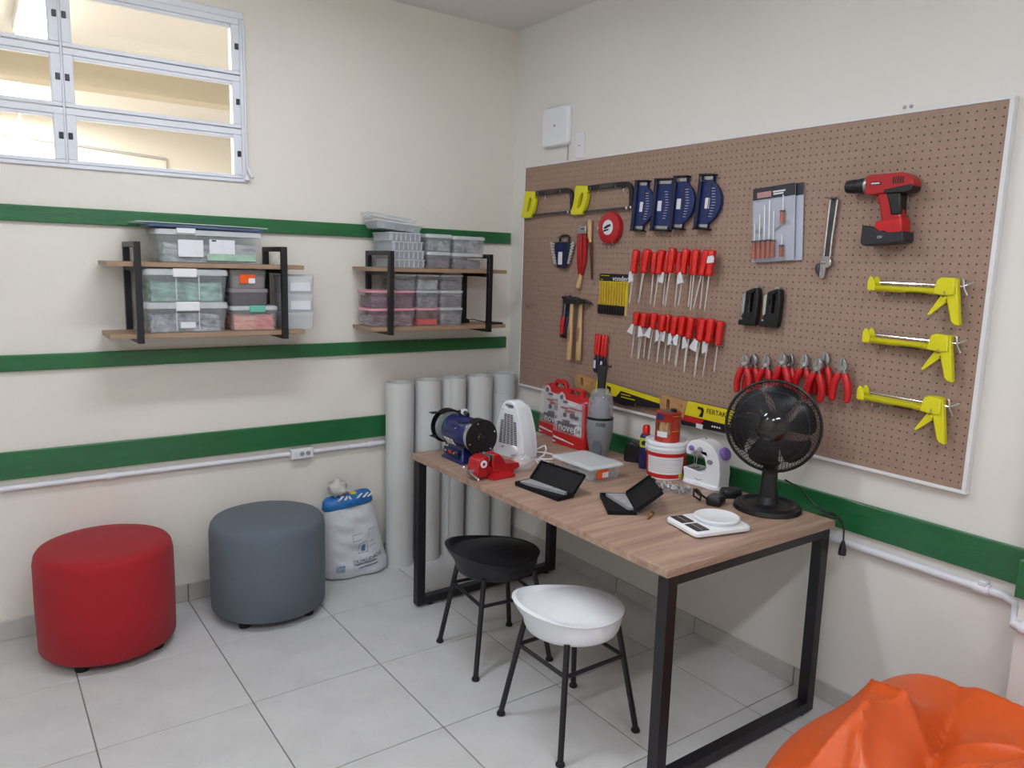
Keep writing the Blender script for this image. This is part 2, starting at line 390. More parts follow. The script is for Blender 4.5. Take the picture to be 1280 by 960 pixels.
for (q) in ((-1.226, 1.226, -.004, .023, 2.157, 2.166), (-1.226, 1.226, -.004, .023, .938, .950), (1.212, 1.226, -.004, .023, .950, 2.157), (-1.226, -1.219, -.003, .023, .950, 2.157)):
    MB().bb(*q).build('edge_strip', M_whitem, pb, bevel=.0015)
def hook(s, z, L=.05, drop=0.018, up=True, wide=.022):
    """wire peg hook at wall coordinate s, height z"""
    x = s-1.372
    b = MB().tube([(x, .004, z), (x, -L, z), (x, -L-.004, z+.003), (x, -L-.005, z+.014)] if up else [(x, .004, z), (x, -L, z)], .0018, 6)
    b.tube([(x, -.002, z+.002), (x, -.003, z-drop)], .0018, 6)
    b.tube([(x-wide/2, -.004, z), (x+wide/2, -.004, z)], .0014, 6)
    b.build('peg_hook', M_steel, pb)
for (s, z) in ((.34, 1.998), (.53, 1.998), (.764, 1.998), (.944, 1.998), (.866, 1.738), (.94, 1.738), (.735, 1.772), (.52, 1.775), (1.46, 1.995), (1.33, 2.0),
               (2.21, 1.895), (2.31, 1.888), (2.29, 1.56), (2.485, 1.57), (2.29, 1.378), (2.485, 1.385), (2.29, 1.178), (2.485, 1.19), (1.70, .935+.06), (.90, .992), (1.15, .985),
               (.33, 1.30), (.27, 1.40), (1.60, 1.318), (2.04, 1.895)):
    hook(s, z)
# ---------------------------------------------------------------- things on the pegboard
def peg(name, label, cat, s, z, tilt=0., group=None, d=0.):
    return thing(name, label, cat, (BX-d, -s, z), (0, tilt, -PI/2), group)
# --- hacksaws
def hacksaw():
    t = peg('hacksaw', 'yellow handled hacksaw hanging nearest the room corner', 'saw', .164, 1.892, group='hacksaws on the pegboard')
    out = [(.031, .136), (.118, .130), (.120, .108), (.112, .098), (.122, .088), (.112, .045), (.090, .002), (.078, -.008), (.012, -.008), (-.004, 0), (-.002, .012), (.012, .04), (.020, .075), (.022, .11)]
    hole = [(.072, .098), (.084, .100), (.090, .088), (.078, .045), (.060, .022), (.046, .026), (.050, .05), (.062, .085)]
    MB().prism(out, -.030, -.008, [hole]).build('handle', M_yel, t, bevel=.004, seg=2)
    pts = [(.116, -.019, .120), (.25, -.019, .123), (.385, -.019, .122)] + [(.385+.038*math.sin(R(a)), -.019, .084+.038*math.cos(R(a))) for a in (20, 40, 60, 80)] + [(.424, -.019, .06), (.428, -.019, .003)]
    b = MB(); loops = []
    for i, p in enumerate(pts):
        a = Vector(pts[max(i-1, 0)]); c = Vector(pts[min(i+1, len(pts)-1)]); d = (c-a).normalized(); nrm = Vector((d.z, 0, -d.x)); h = .011; th = .006
        P = Vector(p); loops.append([tuple(P+nrm*h*k+Vector((0, th*j, 0))) for (k, j) in ((1, 1), (1, -1), (-1, -1), (-1, 1))])
    b.loft(loops); b.build('frame', M_black, t, bevel=.001)
    MB().bb(.20, .30, -.0255, -.0135, .110, .132).build('clamp_sleeve', M_steeld, t, bevel=.002)
    MB().bb(.075, .428, -.0195, -.0185, -.004, .009, Matrix.Rotation(R(-1.3), 4, 'Y')).build('blade', M_steeld, t, smooth=False)
    MB().cyl((.078, -.026, .004), (.078, -.012, .004), .006).cyl((.402, -.028, .012), (.402, -.010, .012), .007).cyl((.43, -.028, .013), (.43, -.010, .013), .006).build('blade_pin', M_chrome, t)
    return t
h = hacksaw()
copy_tree(h, (BX, -.594, 1.894), label='yellow handled hacksaw hanging beside the blue gauges')
# --- wrench set
t = peg('wrench_set', 'small combination wrenches clipped in a dark blue rack', 'wrench set', .525, 1.735)
MB().prism([(-.056, .016), (.062, .016), (.062, -.01), (.044, -.118), (-.028, -.118), (-.058, -.012)], -.030, -.016).build('rack', M_navy, t, bevel=.003)
MB().tube([(-.03, -.014, .008), (-.028, -.014, .042), (-.012, -.014, .05), (.03, -.014, .05), (.044, -.014, .042), (.044, -.014, .008)], .0055, 8).build('hanging_loop', M_dark, t)
MB().bb(-.018, .014, -.032, -.029, -.10, -.035).build('label_strip', M_paper, t)
MB().bb(-.022, .022, -.032, -.029, -.028, .004).build('badge', M_blue, t)
for i in range(8):
    z = .002-i*.0145; hw = .098-.0048*i
    b = MB().tube([(-hw+.01, -.022, z+.006), (-.03, -.012, z), (.03, -.012, z), (hw-.01, -.022, z+.006)], .0042, 6)
    b.prism(circ(.0068, 10, -hw+.006, z+.008), -.026, -.019).prism([(hw-.014, z+.003), (hw, z+.006), (hw+.004, z+.013), (hw-.006, z+.010), (hw-.004, z+.017), (hw-.014, z+.014)], -.026, -.019)
    b.build('wrench', M_shaft, t)
# --- red tool with wooden grip, file
t = peg('scraper', 'long red two-bladed hand tool with steel head and wooden grip', 'hand tool', .676, 1.70)
MB().prism([(-.030, .090), (.032, .090), (.030, .132), (-.026, .134)], -.022, -.004).build('steel_head', M_steel, t, bevel=.003)
MB().bb(-.008, .018, -.024, -.021, .112, .118).build('slot', M_dark, t)
MB().prism([(-.034, .085), (.002, .092), (.006, -.06), (-.004, -.115), (-.014, -.115), (-.026, -.05)], -.024, -.006).build('red_blade', M_redp, t, bevel=.003)
MB().prism([(.008, .088), (.034, .085), (.030, -.05), (.008, -.118), (.000, -.115), (.010, -.05)], -.020, -.004).build('red_blade', M_redp, t, bevel=.003)
MB().tube([(-.003, -.012, -.108), (-.006, -.013, -.13), (-.012, -.014, -.155), (-.018, -.014, -.18), (-.020, -.014, -.190)], [.010, .012, .0135, .015, .006], 12).build('grip', M_wood, t)
MB().cyl((-.012, -.028, .066), (-.012, -.02, .066), .006, n=10).build('rivet', M_chrome, t)
t = peg('file', 'slim metal file hung by its pale wooden handle', 'file', .742, 1.76)
MB().tube([(-.012, -.018, .102), (-.0115, -.018, .096), (-.010, -.018, .07), (-.006, -.018, .02), (-.003, -.018, 0)], [.004, .011, .0125, .012, .009], 12).build('handle', M_wood, t)
MB().cyl((-.004, -.018, .006), (0, -.018, -.012), .0095, n=12).build('ferrule', M_brass, t)
MB().prism([(-.006, -.01), (.010, -.01), (.027, -.195), (.019, -.195)], -.021, -.014).build('blade', mat('rusty_steel', '#6b5348', .5, .6, var=.2), t)
# --- tape reel
t = peg('tape_reel', 'round red measuring tape reel with a white and black badge', 'tape measure', .880, 1.816)
MB().lathe([(.070, 0), (.078, .004), (.079, .016), (.074, .026), (.05, .030), (.001, .030)], 36, Matrix.Rotation(PI/2, 4, 'X') @ Matrix.Translation((0, 0, .002))).build('case', M_redp, t)
MB().prism([(x*.036, z*.036+.002) for x, z in circ(1, 24)], -.0335, -.031).build('badge', M_paper, t)
MB().prism([(-.030, .0), (-.008, .012), (.018, .018), (.022, .008), (-.018, -.006)], -.0345, -.033).build('badge_mark', mat('dark_green_ink', '#173022', .5), t)
MB().prism([(-.030, -.020), (.004, -.012), (.010, -.004), (-.028, -.010)], -.0345, -.033).build('badge_mark', M_dark, t)
MB().prism([(-.008, -.034), (.018, -.022), (.02, -.016), (-.008, -.026)], -.0345, -.033).build('badge_mark', M_paper, t)
MB().bb(-.088, -.074, -.022, -.010, -.006, .01).build('tape_end', M_paper, t, bevel=.002)
# --- blue gauges
def gauge(s, z, label, tilt, wide=False, sticker=0, d=0.):
    t = peg('angle_gauge', label, 'gauge', s, z, tilt, 'blue gauges on the pegboard', d)
    H = .112
    if wide: out = [(0, H), (.102, H), (.108, .05), (.110, 0), (.108, -.05), (.102, -H), (0, -H)]
    else:
        out = [(0, H), (.062, H), (.064, .085), (.072, .078)] + [(.02+.096*math.cos(R(a)), .092*math.sin(R(a))*1.02) for a in (52, 38, 25, 12, 0, -12, -25, -38, -52)] + [(.066, -.082), (.060, -.092), (.060, -H), (0, -H)]
    b = MB().prism(out, -.022, -.004).build('body', M_bluep, t, bevel=.0025)
    MB().bb(-.006, .012, -.034, -.002, -H-.002, H+.002).build('straight_edge', M_navy, t, bevel=.002)
    w_ = .10 if wide else .07
    for k in (1, -1):
        MB().bb(-.006, w_, -.036, -.001, k*H-.003, k*H+.003).build('end_plate', M_dark, t, bevel=.001)
        MB().bb(.012, w_-.008, -.026, -.018, k*(H-.014)-.008, k*(H-.014)+.008).build('clamp_bar', M_steel, t, bevel=.002)
        MB().prism(circ(.0055, 12, .010, k*(H-.014)), -.0365, -.033).build('screw', M_dark, t)
    xs = .085 if wide else .100
    for i in range(11):
        a = (i-5)*.0115; x = xs-abs(i-5)*.0022 - (.01 if not wide else 0)
        MB().bb(x-.018, x, -.0232, -.0215, a-.0008, a+.0008).build('tick', M_whitem, t)
    MB().bb(.02+sticker, .043+sticker, -.0236, -.0215, -.026, .018).build('sticker', M_paper, t)
    if not wide: MB().prism([(.056, .075), (.060, .075), (.054, -.07), (.050, -.07)], -.0245, -.0215).build('pointer', M_steeld, t)
    return t
gauge(1.048, 1.913, 'blue curved angle gauge with a grey sticker next to the hacksaw frame', R(4), sticker=.012)
gauge(1.172, 1.911, 'blue square-backed gauge with a white sticker, second of the four', R(3), wide=True)
gauge(1.289, 1.914, 'blue curved angle gauge overlapping the square-backed one, white sticker', R(3), d=.004)
gauge(1.428, 1.912, 'blue curved angle gauge with a long pointer, alone at the right', R(4), sticker=.016)
# --- file card
t = peg('file_pack', 'yellow card of needle files with dark grips under a black header', 'file pack', .909, 1.497)
MB().bb(-.101, .101, -.004, -.001, -.098, .100).build('card', M_yels, t)
MB().bb(-.101, .101, -.0055, -.003, .064, .100).build('header', mat('black_card', '#17151c', .5, var=.1), t)
text('vonder', 'lettering', M_whitem, t, .036, (.048, -.0062, .077), sx=1.05)
MB().bb(-.092, -.03, -.0062, -.0045, .089, .092).bb(-.092, -.075, -.0062, -.0045, .069, .072).build('printed_line', M_yels, t)
for i in range(10):
    x = -.088+i*.0188
    f_ = MB().cyl((x+.002, -.009, .060), (x, -.009, -.052), .0038, .0058, 8).build('needle_file', mat('yellow_steel', '#c9a63a', .35, .2, var=.1), t)
    MB().tube([(x, -.009, -.050), (x, -.010, -.056), (x-.001, -.010, -.09), (x-.001, -.010, -.098)], [.004, .0088, .0088, .005], 8).build('grip', M_dark, f_)
MB().bb(.088, .100, -.006, -.003, -.092, -.05).build('price_strip', mat('tan_strip', '#cfb38a', .6), t)
# --- hammers
def hammer(s, z, label, tilt, d):
    t = peg('hammer', label, 'hammer', s, z, tilt, 'hammers on the pegboard', d)
    b = MB(); L = []
    for (zz, w_, th) in ((.002, .011, .008), (-.03, .012, .009), (-.09, .0125, .010), (-.14, .0165, .0115), (-.20, .018, .012), (-.29, .019, .012), (-.298, .017, .010)):
        L.append([(w_*math.cos(2*PI*j/12), -.02+th*math.sin(2*PI*j/12), zz) for j in range(12)])
    b.loft(L); b.build('handle', M_wood, t)
    MB().prism([(-.062, .022), (-.056, .026), (-.03, .024), (-.018, .019), (.018, .019), (.05, .012), (.078, .002), (.078, -.002), (.03, -.005), (.016, -.008), (-.018, -.008), (-.03, -.010), (-.056, -.013), (-.062, -.009)], -.033, -.008).build('head', M_steeld, t, bevel=.003)
    MB().bb(-.008, .008, -.034, -.007, -.20, -.13).build('printed_mark', mat('printed_wood', '#a8806a', .6, var=.5, vscale=160), t)
    return t
hammer(.654, 1.446, 'wooden handled hammer beside the blue handled tool', R(2.0), .027)
hammer(.692, 1.446, 'wooden handled hammer nearest the yellow file card', R(0.6), .0)
# --- red and blue handled tools
def snip(s, label, mgrip, kind):
    t = peg('utility_knife', label, 'hand tool', s, 1.37, R(3), 'tools beside the hammers')
    MB().prism([(-.010, .10), (-.012, .02), (-.014, -.01), (.012, -.01), (.012, .03), (.010, .10), (0, .108)], -.022, -.008).build('blade', M_steel if kind else M_navy, t, bevel=.002)
    MB().tube([(0, -.016, -.005), (.0, -.017, -.02), (0, -.018, -.06), (0, -.017, -.10)], [.011, .015, .016, .014], 12).build('grip', mgrip, t)
    MB().cyl((0, -.017, -.098), (0, -.017, -.116), .0155, .012, 12).build('end_cap', M_dark, t)
    if kind: MB().bb(-.018, .03, -.026, -.004, .088, .10).build('clip', M_steeld, t, bevel=.002)
    return t
snip(.553, 'red gripped knife hanging left of the hammers', M_red, 1)
snip(.590, 'dark blue gripped knife hanging against the hammer handle', M_navy, 0)
# --- chisels
for i, s in enumerate((.818, .842, .866, .890)):
    t = peg('chisel', ['red handled chisel, first of four, white label on its blade', 'red handled chisel, second of four, without a label', 'red handled chisel, third of four, white label on its blade', 'red handled chisel, last of four toward the gauges'][i], 'chisel', s, 1.19, R(1.5), 'red chisels on the pegboard', .004*(i % 2))
    MB().tube([(0, -.016, .108), (0, -.016, .102), (0, -.016, .06), (0, -.016, .01), (0, -.016, 0)], [.006, .0105, .0095, .0115, .008], 10).build('handle', M_redt, t)
    MB().cyl((0, -.016, .002), (0, -.016, -.02), .007, .006, 10).build('ferrule', M_steeld, t)
    MB().prism([(-.011, -.015), (.011, -.015), (.010, -.08), (0, -.088), (-.010, -.08)], -.02, -.012).build('blade_guard', M_navy, t, bevel=.001)
    if i in (0, 2): MB().bb(-.007, .007, -.0212, -.0198, -.066, -.026).build('label_strip', M_paper, t)
# --- screwdrivers
ORD = ['first', 'second', 'third', 'fourth', 'fifth', 'sixth', 'seventh', 'eighth', 'ninth', 'tenth', 'eleventh', 'twelfth', 'thirteenth', 'fourteenth', 'fifteenth', 'sixteenth', 'seventeenth', 'eighteenth']
def screwdriver(name, label, group, sb, zb, st, zt, hl, d, r=.0145, tagged=0, out=.02):
    """handle bottom at (sb, zb), tip at (st, zt), handle length hl; tag = little white price tag"""
    ax = Vector((sb-st, 0, zb-zt)); L = ax.length; ax.normalize(); tilt = math.atan2(ax.x, ax.z)
    t = peg(name, label, 'screwdriver', sb, zb, tilt, group, d)
    M = Matrix.Identity(4)
    b = MB(); L2 = []
    for (zz, k) in ((0, .70), (.004, .9), (.2*hl, .92), (.30*hl, .80), (.42*hl, .95), (.92*hl, 1.0), (.985*hl, .86), (hl, .45)):
        L2.append([(r*k*(1 if j % 2 else .86)*math.cos(2*PI*j/12), -out+r*k*(1 if j % 2 else .86)*math.sin(2*PI*j/12), zz) for j in range(12)])
    b.loft(L2); b.build('handle', M_redt, t, ang=60)
    MB().tube([(0, -out, .004), (0, -out, -L+.012), (0, -out, -L)], [.0031, .0031, .002], 8).build('shaft', M_shaft, t)
    if tagged:
        a = .30 if tagged > 0 else -.3
        MB().prism([(-.005, .006), (.008, .008), (.020, -.038), (-.018, -.043)], -out-r-.004, -out-r-.003, M=Matrix.Rotation(a, 4, 'Y')).build('price_tag', M_paper, t)
    return t
row1 = [(1.071, 1.604, 1.054, 1.462, 1, -1), (1.118, 1.606, 1.104, 1.466, 0, 0), (1.138, 1.608, 1.114, 1.465, 1, 0), (1.186, 1.603, 1.178, 1.463, 0, 0), (1.230, 1.604, 1.212, 1.455, 1, 0), (1.263, 1.606, 1.257, 1.468, 0, 1),
        (1.297, 1.612, 1.281, 1.461, 1, 0), (1.335, 1.605, 1.328, 1.462, 0, 0), (1.373, 1.608, 1.357, 1.466, 1, -1), (1.412, 1.605, 1.406, 1.467, 0, 0), (1.435, 1.606, 1.428, 1.453, 1, 0), (1.475, 1.605, 1.443, 1.460, 1, 0), (1.478, 1.604, 1.472, 1.462, 0, 0), (1.516, 1.604, 1.505, 1.455, 1, 0)]
for i, (sb, zb, st, zt, front, tg) in enumerate(row1):
    hl = .108 if front else .100
    screwdriver('screwdriver', 'red handled screwdriver, %s from the left in the upper row' % ORD[i], 'screwdrivers in the upper row', sb+(.014 if front else 0), zb, st+(.014 if front else 0), zt+(.002 if front else 0), hl, .026 if front else 0, r=.0188 if front else .0175, tagged=tg)
t = bpy.data.objects['screwdriver.013'] if 'screwdriver.013' in bpy.data.objects else None
if t: MB().prism([(-.006, .052), (.030, .058), (.030, .078), (.022, .086), (-.004, .080)], -.0385, -.037).build('price_tag', M_paper, t)
tips2 = [(1.092, 1.207), (1.116, 1.202), (1.140, 1.206), (1.155, 1.215), (1.203, 1.210), (1.240, 1.212), (1.256, 1.205), (1.283, 1.198), (1.327, 1.219), (1.351, 1.206), (1.370, 1.198), (1.403, 1.205), (1.419, 1.179), (1.467, 1.205), (1.480, 1.168), (1.515, 1.190), (1.525, 1.172), (1.571, 1.203)]
for i, (st, zt) in enumerate(tips2):
    f = (st-1.092)/.479; front = i % 2 == 0
    hl = .062+.045*f; zb = 1.424-hl+.003*math.sin(i*2.1)
    lean = .016 if front else .008
    screwdriver('screwdriver', 'red handled screwdriver, %s from the left in the lower row' % ORD[i], 'screwdrivers in the lower row', st+lean+(.008 if front else 0), zb+(.003 if front else 0), st+(.008 if front else 0), zt+(.004 if front else 0), hl, .026 if front else 0, r=.017 if f < .4 else .0185, tagged=[1, 0, -1, 1, 1, -1, 0, 1, -1, 1, 1, -1, 0, 1, 1, -1, 0, 0][i])
# --- screwdriver blister packs
def drv_pack(s, z, label, d, full):
    t = peg('screwdriver_pack', label, 'screwdriver set', s, z, R(-4.0), 'screwdriver packs', d)
    MB().bb(-.094, .094, -.004, 0, -.143, .143).build('card', mat('pack_card', '#b7bccb', .45, var=.05), t, bevel=.001)
    MB().bb(-.094, .094, -.0052, -.0035, .098, .143).build('header', mat('pack_header', '#2b2c38', .45, var=.1), t)
    if not full: return t
    MB().bb(-.074, -.010, -.0062, -.005, .104, .126).build('logo_block', mat('pack_logo', '#b9868a', .5, var=.1), t)
    for k, (a, b_, z0) in enumerate(((-.002, .052, .121), (0, .044, .112))): MB().bb(a, b_, -.0062, -.005, z0-.003, z0+.003).build('printed_line', M_paper, t)
    MB().bb(-.008, .008, -.0062, -.003, .133, .139).build('hang_hole', M_dark, t)
    spec = [(-.078, -.130, .07, .07), (-.056, -.130, .07, .10), (-.034, -.130, .07, .135), (-.012, -.130, .07, .15), (.008, -.128, .065, .11), (.048, -.005, .05, .058), (.046, -.130, .045, .04)]
    for (x, z0, hl, sl) in spec:
        q = thing('x', '', '') if 0 else None
        dr = MB().cyl((x, -.014, z0), (x, -.014, z0+hl), .0095, .0088, 8).build('mini_driver', M_amber, t)
        MB().cyl((x, -.014, z0+hl-.006), (x, -.014, z0+hl), .0105, n=8).build('collar', M_dark, dr)
        MB().cyl((x, -.012, z0+hl), (x, -.012, z0+hl+sl), .0022, n=6).build('shaft', M_shaft, dr)
    MB().loft([rr(.180, .236, .012, 0), rr(.172, .228, .012, .022)], M=Matrix.Translation((0, -.004, -.022)) @ Matrix.Rotation(PI/2, 4, 'X')).build('blister', mat('blister', '#e8ecf2', .1, alpha=.07), t)
    return t
drv_pack(1.832, 1.812, 'screwdriver blister pack tucked behind the front one', .004, False)
drv_pack(1.803, 1.812, 'grey screwdriver blister pack with amber handled drivers', .014, True)
# --- adjustable wrench
t = peg('adjustable_wrench', 'long chrome adjustable wrench hanging head down', 'wrench', 2.042, 1.76, R(2.5))
MB().prism([(-.011, .128), (-.006, .140), (.009, .140), (.014, .128), (.011, .0), (.011, -.075), (-.010, -.075), (-.009, 0)], -.015, -.010, [circ(.005, 10, .0015, .131)]).build('web', M_steeld, t, bevel=.001)
for (x0, x1) in ((-.0115, -.0135), (.0125, .0145)):
    MB().tube([(x1, -.0125, .13), (x0, -.0125, 0), (x0+.001, -.0125, -.075)], .0042, 8).build('rail', M_chrome, t)
MB().prism([(-.014, -.07), (.014, -.07), (.024, -.085), (.026, -.10), (.016, -.112), (.006, -.112), (.004, -.15), (-.008, -.155), (-.016, -.142), (-.018, -.10)], -.022, -.006).build('fixed_jaw', M_steel, t, bevel=.003)
MB().prism([(-.020, -.098), (-.018, -.143), (-.030, -.136), (-.040, -.118), (-.034, -.098)], -.020, -.008).build('sliding_jaw', M_steeld, t, bevel=.003)
MB().cyl((-.014, -.014, -.092), (.006, -.014, -.092), .010, n=14).build('worm_screw', M_chrome, t)
# --- cordless drill
t = peg('cordless_drill', 'red and black cordless drill hanging on the pegboard', 'drill', 2.27, 1.86)
Mx = Matrix.Rotation(PI/2, 4, 'Y')
def latx(prof, m, name, y, z, n=20, sy=1.):
    b = MB(); b.loft([[(x, y+r*math.cos(2*PI*j/n)*sy, z+r*math.sin(2*PI*j/n)) for j in range(n)] for (x, r) in prof]); return b.build(name, m, t)
latx([(-.160, .012), (-.158, .020), (-.150, .0235), (-.128, .0245), (-.126, .0225), (-.100, .027), (-.084, .027)], M_dark, 'chuck', -.040, .068)
latx([(-.086, .0295), (-.080, .0305), (-.076, .0305)], M_steel, 'collar', -.040, .068)
b = MB().prism([(-.078, .096), (-.060, .101), (.045, .101), (.068, .092), (.084, .072), (.086, .058), (.078, .050), (-.010, .038), (-.05, .034), (-.078, .038)], -.068, -.014); b.build('motor_housing', M_redp, t, bevel=.012, seg=3)
MB().prism([(-.012, .049), (.030, .055), (.082, .062), (.086, .05), (.08, .040), (.06, .036), (-.006, .036)], -.0695, -.012).build('rear_cover', M_dark, t, bevel=.006)
MB().prism([(-.040, .042), (.042, .042), (.054, -.045), (.058, -.07), (-.012, -.07), (-.018, -.04), (-.028, 0)], -.060, -.022).build('handle', M_redp, t, bevel=.009, seg=3)
MB().prism([(-.006, .042), (.044, .042), (.052, -.035), (.018, -.035), (.008, 0)], -.063, -.019).build('grip_pad', M_dark, t, bevel=.006)
MB().prism([(-.046, .030), (-.034, .034), (-.026, .006), (-.036, .004)], -.052, -.030).build('trigger', M_redp, t, bevel=.003)
MB().prism([(-.028, -.055), (.060, -.042), (.066, -.094), (-.040, -.094)], -.070, -.012).build('battery_collar', M_red, t, bevel=.006)
MB().prism([(-.070, -.072), (-.066, -.066), (-.024, -.076), (-.010, -.088), (.004, -.084), (.02, -.092), (.074, -.088), (.078, -.118), (.070, -.126), (-.058, -.136), (-.070, -.126)], -.078, -.006).build('battery', mat('battery_grey', '#26272f', .4, var=.1), t, bevel=.005, seg=2)
for i in range(5): MB().bb(.018+i*.008, .0215+i*.008, -.0695, -.066, .066, .088).build('vent_slot', M_dark, t)
MB().bb(-.058, -.022, -.0695, -.067, .066, .075).build('badge', M_dark, t); MB().bb(-.055, -.026, -.0702, -.069, .0685, .073).build('badge_text', M_paper, t)
text('12V', 'lettering', M_paper, t, .012, (-.003, -.0785, -.107))
# --- caulking guns
def caulk(z, tilt, label):
    t = peg('caulking_gun', label, 'caulking gun', 2.36, z, tilt, 'yellow caulking guns')
    # half-round cradle
    b = MB(); loops = []
    for x in (-.125, -.06, 0, .105):
        l = [(x, -.030+.020*math.cos(R(a)), .006+.020*math.sin(R(a))) for a in range(180, 361, 20)]
        l += [(x, -.030+.0175*math.cos(R(a)), .006+.0175*math.sin(R(a))) for a in range(360, 179, -20)]
        loops.append(l)
    b.loft(loops); b.build('cradle', M_yel, t)
    MB().bb(-.128, -.120, -.052, -.008, -.014, .014).build('front_plate', M_yel, t, bevel=.003)
    for y in (-.050, -.014):
        MB().prism([(-.132, -.010), (-.106, -.010), (-.106, .010), (-.112, .026), (-.119, .036), (-.127, .036), (-.133, .022)], y-.002, y+.002).build('nozzle_ear', M_yel, t)
    MB().prism([(.085, -.012), (.094, .034), (.106, .042), (.150, .040), (.152, -.012), (.125, -.016)], -.050, -.012).build('housing', M_yel, t, bevel=.004)
    MB().prism([(.118, .040), (.152, .038), (.176, -.108), (.158, -.106), (.146, -.092), (.122, -.012)], -.042, -.020).build('handle', M_yel, t, bevel=.004)
    MB().prism([(.108, -.014), (.128, -.034), (.08, -.080), (.074, -.082), (.070, -.078)], -.038, -.024).build('trigger', M_yel, t, bevel=.003)
    MB().cyl((.124, -.046, -.024), (.124, -.016, -.024), .006, n=10).build('pivot', M_yel, t)
    MB().tube([(-.10, -.031, .016), (.165, -.031, .016), (.172, -.031, .016), (.20, -.031, .032)], .003, 8).build('push_rod', M_chrome, t)
    MB().tube([(.160, -.031, .040), (.166, -.031, .036), (.172, -.033, .010), (.184, -.033, -.012)], .0028, 6).build('release_lever', M_steel, t)
    MB().bb(-.005, .055, -.046, -.014, -.0165, -.013).build('ratchet_slot', M_steeld, t)
    return t
caulk(1.586, R(.5), 'yellow caulking gun, uppermost of three, under the red drill')
caulk(1.407, R(.8), 'yellow caulking gun, middle one of three')
caulk(1.205, R(1.2), 'yellow caulking gun, lowest of three, above the table corner')
# --- staplers
for i, s in enumerate((1.732, 1.833)):
    t = peg('staple_gun', ['black staple gun with chrome edge, left of the pair', 'black staple gun with chrome edge, right of the pair'][i], 'staple gun', s, 1.487, R(2), 'staple guns')
    MB().prism([(-.022, .062), (.022, .080), (.034, .076), (.040, .04), (.040, -.03), (.036, -.070), (-.044, -.076), (-.046, -.064), (-.030, -.036), (-.022, -.024)], -.036, -.006, [rr2(.014, .075, .006, 3, .010, .018)]).build('body', M_dark, t, bevel=.005)
    MB().prism([(-.040, .052), (-.020, .062), (-.020, -.022), (-.034, -.036), (-.038, -.02)], -.030, -.012).build('lever', M_chrome, t, bevel=.003)
    MB().cyl((-.026, -.040, -.048), (-.026, -.034, -.048), .005, n=10).build('rivet', M_steel, t)
    MB().bb(.008, .028, -.034, -.010, .074, .084).build('nose', M_steel, t, bevel=.002)
# --- cutting pliers
def plier_parts():
    t = peg('cutting_pliers', '', 'pliers', 0, 0, group='red handled cutting pliers')
    for k in (1, -1):
        MB().prism([(k*.001, .004), (k*.013, .000), (k*.018, .012), (k*.015, .028), (k*.005, .044), (k*.001, .046)], -.022, -.008).build('jaw', M_steel, t, bevel=.0015)
        MB().prism([(k*.004, .004), (k*.014, -.002), (k*.018, -.018), (k*.008, -.018)], -.019, -.011).build('neck', M_steel, t, bevel=.001)
        MB().tube([(k*.012, -.016, -.010), (k*.015, -.016, -.022), (k*.026, -.016, -.05), (k*.031, -.016, -.08), (k*.028, -.016, -.108), (k*.027, -.016, -.114)], [.010, .0135, .0140, .0135, .012, .006], 10).build('grip', M_red, t)
    MB().cyl((0, -.023, .006), (0, -.009, .006), .008, n=12).build('rivet', M_chrome, t)
    return t
base_p = plier_parts()
pl = [(1.740, 1.255, .027, 0, 'far left pair, front one'), (1.762, 1.256, .0, 2, 'far left pair, rear one'), (1.822, 1.258, .0, 3, 'single one third from the left'), (1.914, 1.280, .027, -2, 'second pair, front one'), (1.926, 1.276, 0, 4, 'second pair, rear one'),
      (1.990, 1.280, .0, 2, 'single one above the fan'), (2.062, 1.275, .028, 3, 'third pair, lower front one'), (2.074, 1.298, 0, 1, 'third pair, higher rear one'), (2.156, 1.287, .02, 0, 'rightmost one')]
for i, (s, z, d, a, lb) in enumerate(pl):
    lab = 'red gripped cutting pliers, ' + lb
    if i == 0: base_p.location = (BX-d, -s, z); base_p['label'] = lab
    else: copy_tree(base_p, (BX-d, -s, z), (0, R(a), -PI/2), lab)
